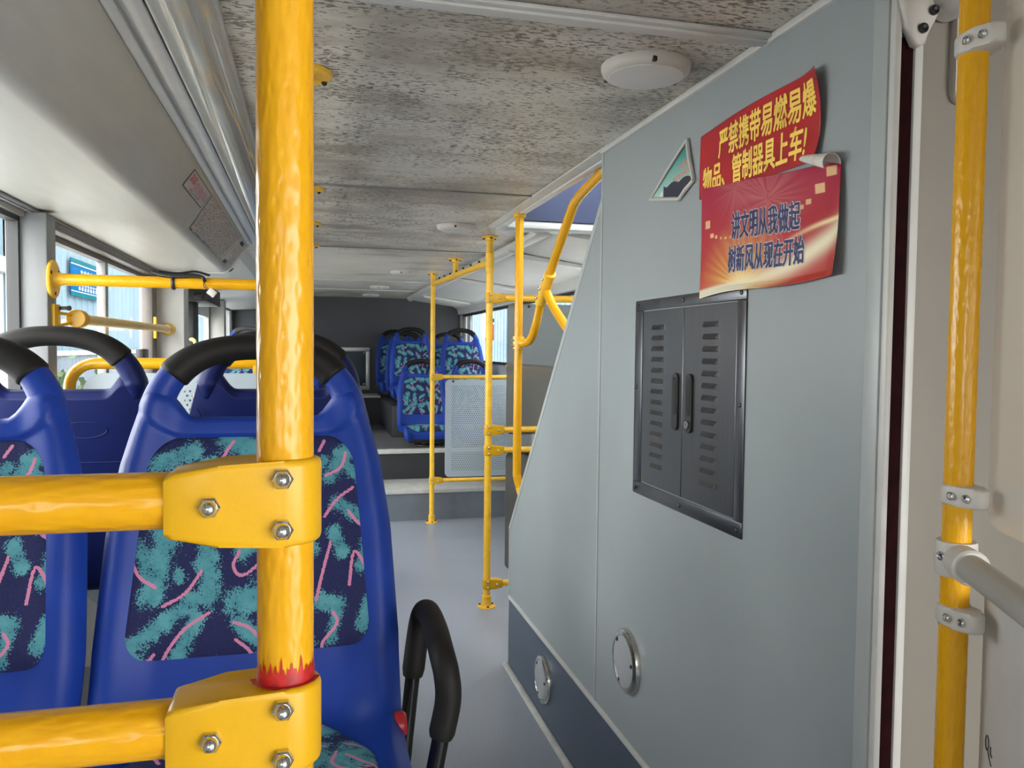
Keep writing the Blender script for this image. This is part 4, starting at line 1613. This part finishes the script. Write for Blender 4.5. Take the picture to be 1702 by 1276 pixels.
def ink1(U, V):
    n = .06 * np.sin(U * 7 + V * 3) + .05 * np.sin(V * 11 - U * 5)
    r = .40 + n * .6
    return np.stack([r, .010 + 0 * r, .016 + 0 * r], 1)


post = wall_sheet('warning_poster', 'red poster with yellow Chinese warning lettering, upper of the two on the partition', 'poster', p1fn, ink1)
m = MB()
fn = lambda x, y: p1fn(x, y, .0009)
put_text(m, '严禁携带易燃易爆', fn, .195, .975, .505, .905, .0028, .009)
put_text(m, '物品、管制器具上车!', fn, .045, .915, .075, .455, .0028, .009)
m.build('lettering', 'ink_yellow', post, smooth=False)


def p2fn(u, v, e=0.):
    y = lerp(1.440, 1.014, u) - .004 * math.sin(PI * v)
    zt = lerp(1.553, 1.512, u) if u < .8 else lerp(1.5202, 1.512, (u - .8) / .2)
    zb = lerp(1.338, 1.350, u) + .004 * math.sin(PI * u * 2)
    z = lerp(zb, zt, v)
    lift = .0055 + .010 * max(0, (u - .93) / .07) ** 2 * (1 - v) + .008 * max(0, (.06 - v) / .06) * math.sin(PI * u) + .001 * math.sin(u * 13) * math.cos(v * 9)
    return Vector((PX - lift - e, y, z))


def ink2(U, V):
    red = np.stack([.36 + .10 * (1 - V), .012 + .02 * (1 - V), .022 + .03 * V], 1)
    # fireworks: pink-grey radial bursts near the top
    for cx, cy, R, k in ((.55, .80, .30, .55), (.30, .95, .22, .4), (.33, .42, .18, .35)):
        dx, dy = (U - cx), (V - cy) * .55
        d = np.hypot(dx, dy)
        a = np.arctan2(dy, dx)
        ray = .55 + .45 * np.sin(a * 23 + 3 * np.sin(a * 5))
        g_ = k * np.clip(1 - d / R, 0, 1) ** 1.2 * ray
        red = red + g_[:, None] * (np.array([.62, .30, .26]) - red)
    # yellow burst from the lower middle
    dx, dy = (U - .36), (V - .04) * .62
    d = np.hypot(dx, dy)
    a = np.arctan2(dy, dx)
    ray = .5 + .5 * np.sin(a * 31 + 2 * np.sin(a * 7 + 1))
    g_ = np.clip(1.15 - d / .34, 0, 1) ** 1.1 * (.45 + .55 * ray)
    red = red + g_[:, None] * (np.array([.78, .52, .10]) - red)
    g_ = np.clip(1.1 - d / .12, 0, 1) * .8
    red = red + g_[:, None] * (np.array([.86, .70, .34]) - red)
    # pale swoosh sweeping from the lower left to the right edge
    c = .02 + .08 * U + .30 * U ** 3.2
    wd = .055 + .05 * U
    g_ = np.exp(-((V - c) / wd) ** 2) * np.clip((U + .1) * 1.3, 0, 1)
    red = red + g_[:, None] * (np.array([.80, .72, .50]) - red)
    c = .50 - .9 * (U - .98) ** 2 - .10 * (U < .98) * (.98 - U)
    g_ = np.exp(-((V - c) / .022) ** 2) * np.clip((U - .62) * 3.4, 0, 1)
    red = red + g_[:, None] * (np.array([.86, .70, .38]) - red)
    # white lower left corner and red lower right
    g_ = np.clip((.085 - V - .0 * U) / .02, 0, 1) * np.clip((.45 - U) / .1, 0, 1)
    red = red + g_[:, None] * (np.array([.72, .66, .50]) - red)
    g_ = np.clip((.30 * (U - .55) - V) / .05, 0, 1)
    red = red + g_[:, None] * (np.array([.40, .03, .02]) - red)
    # lantern-like gold blocks along the upper corners
    for x, y, r in ((.06, .66, .022), (.10, .55, .014), (.14, .53, .010), (.18, .51, .008), (.22, .505, .007), (.26, .505, .006), (.88, .80, .026), (.95, .93, .026), (.81, .70, .014), (.77, .665, .011), (.73, .645, .009), (.69, .63, .007)):
        k = (np.abs(U - x) < r) & (np.abs(V - y) < r * 1.6)
        red[k] = (.72, .45, .22)
    return red


post2 = wall_sheet('slogan_poster', 'red poster with navy Chinese slogan and golden burst, lower of the two on the partition', 'poster', p2fn, ink2, 160, 130)
for mt_, bd, e in (('ink_white', 2.4, .0009), ('ink_navy', 1.1, .0015)):
    m = MB()
    fn = lambda x, y: p2fn(x, y, e)
    put_text(m, '讲文明从我做起', fn, .275, .765, .475, .725, .0024 * bd, .0048 * bd)
    put_text(m, '树新风从现在开始', fn, .255, .800, .175, .415, .0024 * bd, .0048 * bd)
    m.build('lettering', mt_, post2, smooth=False)
# torn corner curling forward, showing the white back of the sheet
m = MB()


def curl(u, v):
    y = lerp(1.098, 1.012, u)
    zz = lerp(1.534, 1.509, u) - .002
    r = lerp(.003, .0125, u ** .8)
    a = lerp(-.3, 4.0, v)
    return Vector((PX - .007 - r * (1 - math.cos(a)) * 1.0, y + .01 * v, zz + r * math.sin(a) + .004))


m.grid(24, 24, curl)
o = m.build('torn_curl', 'paper_white', post2)
s = o.modifiers.new('thickness', 'SOLIDIFY')
s.thickness = .0006

# torn four-sided sticker frame with teal print
g = thing('torn_sign', 'torn sign remnant, white frame and teal print, left of the red posters', 'sign', (PX, 1.57, 1.6))
pa, pb, pc, pd = (1.511, 1.667), (1.687, 1.577), (1.541, 1.552), (1.478, 1.578)


def sticker(u, v):
    # u runs from the left corner to the right, v from the bottom edge to the top
    bl, br_, tr = Vector((1.680, 1.578)), Vector((1.545, 1.556)), Vector((1.483, 1.580))
    top = Vector((1.510, 1.660))
    q = bl.lerp(br_, u).lerp(top.lerp(tr, u), v)
    return Vector((PX - .0025, q.x, q.y))


def ink3(U, V):
    z = np.array([sticker(u, v).z for u, v in zip(U, V)])
    y = np.array([sticker(u, v).y for u, v in zip(U, V)])
    t = np.clip((z - 1.575) / .07, 0, 1)
    c = np.stack([.35 * (1 - t) + .03 * t, .55 * (1 - t) + .24 * t, .50 * (1 - t) + .21 * t], 1)
    wv = np.sin((y * 900 + z * 420)) * np.sin(z * 1500 + y * 260)
    for zc, y0, y1 in ((1.619, 1.50, 1.545), (1.6015, 1.485, 1.575)):
        k = (np.abs(z - zc - (1.53 - y) * .15) < .0055) & (y > y0) & (y < y1) & (wv > -.05)
        c[k] = (.60, .18, .12)
    lob = 1.588 + .006 * np.abs(np.sin((y - 1.49) * 55))
    k = (z < lob) & (y < 1.63 - (1.585 - z) * .2) & (z > 1.50)
    c[k & (y < 1.622)] = (.022, .025, .045)
    k = (np.hypot(y - 1.632, z - 1.575) < .008)
    c[k] = (.62, .62, .64)
    return c


wall_sheet('print_sheet', '', '', sticker, ink3, 90, 90, parent=g)


def bar(p, q, r=.0042):
    return MB().tube([(PX - .004, *p), (PX - .006, *((Vector(p) + Vector(q)) / 2)), (PX - .004, *q)], r, 8, flat=(Vector((1, 0, 0)), 1.1))


for p, q, r in ((pa, pb, .0028), (pb, pc, .0042), (pc, pd, .0042), (pd, pa, .0045)):
    bar(p, q, r).build('frame_strip', 'white_plastic', g)


# ================================================================== CEILING FITTINGS
LG = 'round ceiling lamps'
for x, y, lab in ((.607, 1.352 + .055, 'large round white lamp on the dirty ceiling beside the partition top'), (.610, 3.42, 'round ceiling lamp seen edge-on in front of the overhead handrail'),
                  (.618, 5.56, 'round ceiling lamp over the rear steps'), (.580, 6.98, 'small far ceiling lamp behind the one over the steps'), (.585, 8.05, 'farthest ceiling lamp at the dark rear wall')):
    g = thing('ceiling_lamp', lab, 'lamp', (x, y, CE), LG)
    MB().lathe((x, y, CE), (0, 0, -1), [(0, .083), (.006, .083), (.014, .080), (.019, .074), (.020, .070)], 44).build('rim', 'white_plastic', g)
    MB().lathe((x, y, CE - .018), (0, 0, -1), [(0, .071), (.003, .069), (.0055, .05), (.007, 0)], 44).build('cover', 'lamp_plate', g)
    for a in (2.4, 4.5, .4):
        MB().box((x + .078 * math.cos(a) - .004, y + .078 * math.sin(a) - .004, CE - .018), (x + .078 * math.cos(a) + .004, y + .078 * math.sin(a) + .004, CE - .009), .001).build('clip', 'black', g)
PG = 'ceiling screw caps'
for x, y in ((.403, 2.194), (.399, 1.702), (.541, 3.078), (.445, 3.619)):
    lab = {2.194: 'small round screw cap in the middle of the mouldy ceiling panel', 1.702: 'small open screw hole cap nearer the ceiling rib', 3.078: 'small screw cap just behind the dark ceiling joint', 3.619: 'small screw cap left of the edge-on lamp'}[y]
    m = MB().lathe((x, y, CE), (0, 0, -1), [(0, .012), (.002, .012), (.004, .009), (.004, .005), (.003, 0)], 20)
    tag(m.build('screw_cap', 'white_plastic'), lab, 'screw cap', PG)

# long clear strip lamp on the left
g = thing('strip_lamp', 'long clear half-round strip lamp along the left of the ceiling', 'lamp', (-.19, .6, CE))
sec = [(-.238, CE - .001)] + [(-.19 + .047 * math.cos(a), CE - .008 - .036 * math.sin(a)) for a in [PI - PI * k / 20 for k in range(21)]] + [(-.142, CE - .001)]
m = MB()
ends = []
for y in (-2.8, 1.2, 2.45, 4.2):
    ends.append([m.bm.verts.new((x, y, z)) for x, z in sec])
for A, B in zip(ends, ends[1:]):
    for i in range(len(sec) - 1):
        m.bm.faces.new((A[i], A[i + 1], B[i + 1], B[i]))
m.bm.faces.new(ends[0])
m.bm.faces.new(ends[-1][::-1])
m.build('cover', 'clear_cover', g)
MB().tube([(-.19, -2.7, CE - .018), (-.19, 4.1, CE - .018)], .011, 16).build('tube_lamp', 'lamp_plate', g)
m = MB()
m.box((-.244, -2.8, CE - .006), (-.136, 4.22, CE - .0006), .001)
m.build('base_strip', 'alu', g)


# ================================================================== LEFT SIDE FITTINGS
A3, B3 = Vector((-.424, 0, 1.608)), Vector((-.304, 0, 1.755))
# face of the duct slope (tangent from the rounded fold to the rail)
FS, FE = Vector((-.398, 0, 1.6215)), Vector((-.312, 0, 1.742))
SLN = Vector((FE.z - FS.z, 0, -(FE.x - FS.x))).normalized()


def on_slope(y, t, e):
    p = FS.lerp(FE, t)
    return Vector((p.x, y, p.z)) + SLN * e


def mapfn(u, v):
    y = lerp(lerp(2.885, 4.02, u), lerp(2.84, 4.16, u), v)
    return on_slope(y, lerp(.06, .97, v), .0015)


rng = np.random.default_rng(5)
_nz = rng.random((60, 90))


def ink_map(U, V):
    iu = np.clip((U * 89).astype(int), 0, 89)
    iv = np.clip((V * 59).astype(int), 0, 59)
    n = _nz[iv, iu]
    base = np.stack([.42 + 0 * U, .39 + 0 * U, .34 + 0 * U], 1)
    tint = (.5 + .5 * np.sin(U * 7 + V * 4))[:, None]
    base = base * (1 - .25 * tint) + np.array([.30, .29, .36]) * .25 * tint
    line = (n > .70)
    base[line] = base[line] * .45
    base[(n > .93)] = (.34, .12, .12)
    base[(U > .86)] = (.52, .46, .43)
    k = (U > .80) & (U < .84)
    base[k] = (.46, .42, .38)
    k = (U > .885) & (V > .86) | (U > .90) & (V < .12)
    base[k] = (.03, .03, .035)
    k = (U > .885) & (V > .42) & (V < .84) & (np.sin(V * 90) > .1) & (n > .3)
    base[k] = (.22, .20, .20)
    k = (V < .05) & (U < .5) & (n > .4)
    base[k] = (.05, .05, .05)
    return base


wall_sheet('route_map', 'faded paper route map pasted on the sloping face of the left duct', 'map', mapfn, ink_map, 180, 120, 'print_matt')


def redfn(u, v):
    return on_slope(lerp(2.436, 2.816, u), lerp(.56, .95, v), .0012)


def ink_red(U, V):
    c = np.stack([.40 + 0 * U, .37 + 0 * U, .37 + 0 * U], 1)
    k = (np.abs(U - .5) > .485) | (np.abs(V - .5) > .465)
    c[k] = (.05, .05, .055)
    n = _nz[np.clip((V * 40).astype(int), 0, 59), np.clip((U * 60).astype(int), 0, 89)]
    k = (U > .06) & (U < .30) & (V > .45) & (V < .86) & (n > .42)
    c[k] = (.42, .03, .07)
    k = (U > .32) & (U < .92) & (V > .30) & (V < .75) & (n > .60)
    c[k] = (.40, .08, .12)
    k = (U > .25) & (U < .75) & (V > .10) & (V < .26) & (n > .62)
    c[k] = (.12, .10, .22)
    return c


wall_sheet('notice', 'small notice with red print beside the route map on the left duct', 'notice', redfn, ink_red, 120, 60, 'print_matt')
# door motor box, notice and handle at the left door
m = MB().box((LW, 5.02, 1.50), (-.59, 5.75, 1.600), .006)
g = tag(m.build('door_motor_box', 'box_brown'), 'dark brown box above the left rear door post', 'box')
MB().box((-.66, 5.0, 1.512), (-.61, 5.021, 1.545), .004).build('cover_plate', 'frame_dark', g)
m = MB().box((-.6625, 6.735, 1.15), (-.659, 6.845, 1.30))
tag(m.build('notice', 'notice'), 'small white notice with red print on the left door post', 'notice')
m = MB()
for k in range(6):
    m.box((-.659, 6.742 + .016 * k, 1.20 + .012 * (k % 3)), (-.6582, 6.752 + .016 * k, 1.27))
m.build('print', 'ink_red', bpy.data.objects[[o.name for o in C.objects if o.name.startswith('notice')][-1]])
m = MB().tube(bez([(-.69, 5.104, 1.275), (-.67, 5.05, 1.272), (-.655, 5.02, 1.25), (-.655, 5.02, 1.15), (-.66, 5.02, .92), (-.67, 5.05, .90), (-.69, 5.104, .895)], 8), .011, 14)
tag(m.build('grab_bar', 'yellow_pale'), 'small pale yellow grab handle beside the left door post', 'handle')
CG = 'black cable clips'
for x, y, z, lab in ((-.435, 4.45, 1.649, 'upper black cross-shaped cable clip by the duct end'), (-.425, 4.62, 1.655, 'lower black cross-shaped cable clip by the duct end')):
    m = MB()
    dz = Vector((.14, 0, .08)).normalized()
    nv_ = Vector((.08, 0, -.14)).normalized()
    p = Vector((x, y, z))
    m.tube([p - dz * .02 + nv_ * .004, p + nv_ * .010, p + dz * .02 + nv_ * .004], [.002, .004, .002], 8)
    m.tube([p - Vector((0, .05, 0)) + nv_ * .004, p + nv_ * .010, p + Vector((0, .05, 0)) + nv_ * .004], [.002, .004, .002], 8)
    tag(m.build('cable_clip', 'black'), lab, 'clip', CG)


# ================================================================== REAR FITTINGS
g = thing('engine_hatch', 'square dark engine hatch with aluminium frame in the rear wall', 'hatch', (.42, YB, .78))
m = MB()
hx0, hx1, hz0, hz1, fw = .198, .612, .793, 1.240, .042
for a, b in (((hx0, hz1 - fw), (hx1, hz1)), ((hx0, hz0), (hx1, hz0 + fw)), ((hx0, hz0 + fw), (hx0 + fw, hz1 - fw)), ((hx1 - fw, hz0 + fw), (hx1, hz1 - fw))):
    m.box((a[0], YB - .018, a[1]), (b[0], YB, b[1]), .003)
m.build('frame', 'alu', g)
dr = MB().box((hx0 + fw + .003, YB - .010, hz0 + fw + .003), (hx1 - fw - .003, YB, hz1 - fw - .003), .003).build('door', 'hatch', g)
m = MB().lathe((.405, YB - .010, 1.02), (0, -1, 0), [(0, .036), (.006, .036), (.008, .032), (.006, .026), (.006, .016), (.012, .014), (.013, 0)], 28)
m.box((.383, YB - .024, 1.014), (.427, YB - .016, 1.026), .002)
m.build('lock', 'chrome', dr)
for x, z in ((hx0 + .06, hz1 - .06), (hx1 - .06, hz1 - .06), (hx1 - .06, hz0 + .06), (hx0 + .06, hz0 + .06)):
    MB().lathe((x, YB - .010, z), (0, -1, 0), [(0, .009), (.004, .007), (.006, 0)], 12).build('screw', 'chrome', dr)

g = thing('safety_hammer', 'red and black safety hammer mounted at the rear right window', 'hammer', (RW - .03, 6.9, 1.35))
MB().box((RW - .032, 6.86, 1.31), (RW - .004, 6.94, 1.46), .01).build('holder', 'red_plastic', g)
m = MB().box((RW - .05, 6.84, 1.47), (RW - .008, 6.96, 1.505), .008)
m.box((RW - .040, 6.885, 1.39), (RW - .014, 6.915, 1.52), .006)
m.build('hammer_head', 'black', g)

# ================================================================== OUTSIDE
struct('ground', MB().box((-14, -16, -.42), (16, 40, -.36)), 'ground', 'concrete yard around the bus', 'ground')


def corrugated(name, x, y0, y1, z0, z1, depth, pitch, label, holes=()):
    m = MB()
    n = int((y1 - y0) / pitch)

    def row(za, zb, ya, yb):
        k0, k1 = int((ya - y0) / pitch), int((yb - y0) / pitch)
        prev = None
        for k in range(k0, k1 + 1):
            for f, d in ((0, 0), (.42, 0), (.5, depth), (.92, depth)):
                y = y0 + (k + f) * pitch
                a = (m.bm.verts.new((x + d, y, za)), m.bm.verts.new((x + d, y, zb)))
                if prev:
                    m.bm.faces.new((prev[0], a[0], a[1], prev[1]))
                prev = a
    row(1.10, z1, y0, holes[0]) if holes else row(z0, z1, y0, y1)
    if holes:
        row(holes[2], z1, holes[0], holes[1])
        row(1.10, z1, holes[1], y1)
    return struct(name, m, 'ext_blue', label, 'building wall', smooth=False)


EX = -3.0
b = corrugated('building_wall', EX, 5.5, 30.1, -.36, 4.4, .012, .30, 'pale blue corrugated building outside the left windows', (6.4, 9.35, 2.0))
struct('plinth', MB().box((EX - .1, 5.5, -.36), (EX + .05, 6.4, 1.10)).box((EX - .1, 9.35, -.36), (EX + .05, 30, 1.10)), 'ext_low', '', '', parent=b)
struct('plinth_cap', MB().box((EX - .1, 9.35, 1.10), (EX + .07, 30, 1.16)), 'ext_white', '', '', parent=b)
m = MB().box((EX - .05, 9.15, -.36), (EX + .08, 9.35, 2.1)).box((EX - .05, 6.4, 1.95), (EX + .08, 9.35, 2.1)).box((EX - .05, 6.4, -.36), (EX + .08, 6.6, 2.1))
struct('door_frame', m, 'ext_white', '', '', parent=b)
struct('door_recess', MB().box((EX - 1.6, 6.4, -.36), (EX - 1.5, 9.4, 2.1)), 'ext_white', '', '', parent=b)
struct('recess_side', MB().box((EX - 1.6, 9.35, -.36), (EX - .05, 9.4, 2.1)), 'frame_grey', '', '', parent=b)
m = MB()
rnd = random.Random(4)
for k in range(260):
    p = Vector((EX + .75 + max(-.4, min(.4, rnd.gauss(0, .2))), 8.0 + rnd.gauss(0, .22), .72 + rnd.gauss(0, .2)))
    a = Vector((rnd.gauss(0, 1), rnd.gauss(0, 1), rnd.gauss(0, 1))).normalized() * .09
    bb = a.orthogonal().normalized() * .03
    v = [m.bm.verts.new(q) for q in (p, p + a * .5 + bb, p + a, p + a * .5 - bb)]
    m.bm.faces.new(v)
m.tube([(EX + .75, 8.0, -.36), (EX + .75, 8.0, .9)], .02, 8)
tag(m.build('bush', 'leaf', smooth=False), 'dusty shrub standing before the white doorway outside the nearest left window', 'shrub')

# banner on that building
by0, by1, bz0, bz1 = 11.28, 12.72, 1.87, 2.35
g = thing('banner', 'teal blue banner with pale lettering on the blue building outside', 'banner', (EX + .045, 12, 1.87))
MB().box((EX + .038, by0, bz0), (EX + .048, by1, bz1)).build('sheet', 'banner_blue', g)
m = MB().box((EX + .046, by0, bz1 - .055), (EX + .050, by1, bz1)).box((EX + .046, by0, bz0), (EX + .050, by1, bz0 + .05))
m.build('stripe', 'banner_green', g)
m = MB().box((EX + .046, by0, bz1 - .075), (EX + .051, by1, bz1 - .060)).box((EX + .046, by0, bz0 + .055), (EX + .051, by1, bz0 + .068))
for k in range(4):
    y = by0 + .45 + .16 * k
    for q in range(3):
        m.box((EX + .046, y, 2.10 + .045 * q), (EX + .051, y + (.10 if q != 1 else .07), 2.13 + .045 * q))
    m.box((EX + .046, y + .035, 2.10), (EX + .051, y + .06, 2.23))
for k in range(7):
    y = by0 + .35 + .14 * k
    m.box((EX + .046, y, 1.955), (EX + .051, y + .03, 2.04)).box((EX + .046, y + .05, 1.955), (EX + .051, y + .08, 2.04)).box((EX + .046, y, 2.0), (EX + .051, y + .09, 2.015))
m.build('lettering', 'ext_white', g)

b = corrugated('building_wall', 6.0, -4, 34, -.36, 6.4, -.05, .42, 'pale blue corrugated building outside the right windows')
struct('plinth', MB().box((5.9, -4, -.36), (6.1, 34, .55)), 'ext_low', '', '', parent=b)
m = MB().lathe((5.2, 24.0, 1.95), (-1, 0, 0), [(0, .42), (.03, .42), (.031, 0)], 28)
g = tag(m.build('round_sign', 'red_plastic'), 'round red sign outside the rear right window', 'sign')
MB().tube([(5.22, 24.0, -.36), (5.22, 24.0, 1.9)], .035, 10).build('post', 'frame_grey', g)
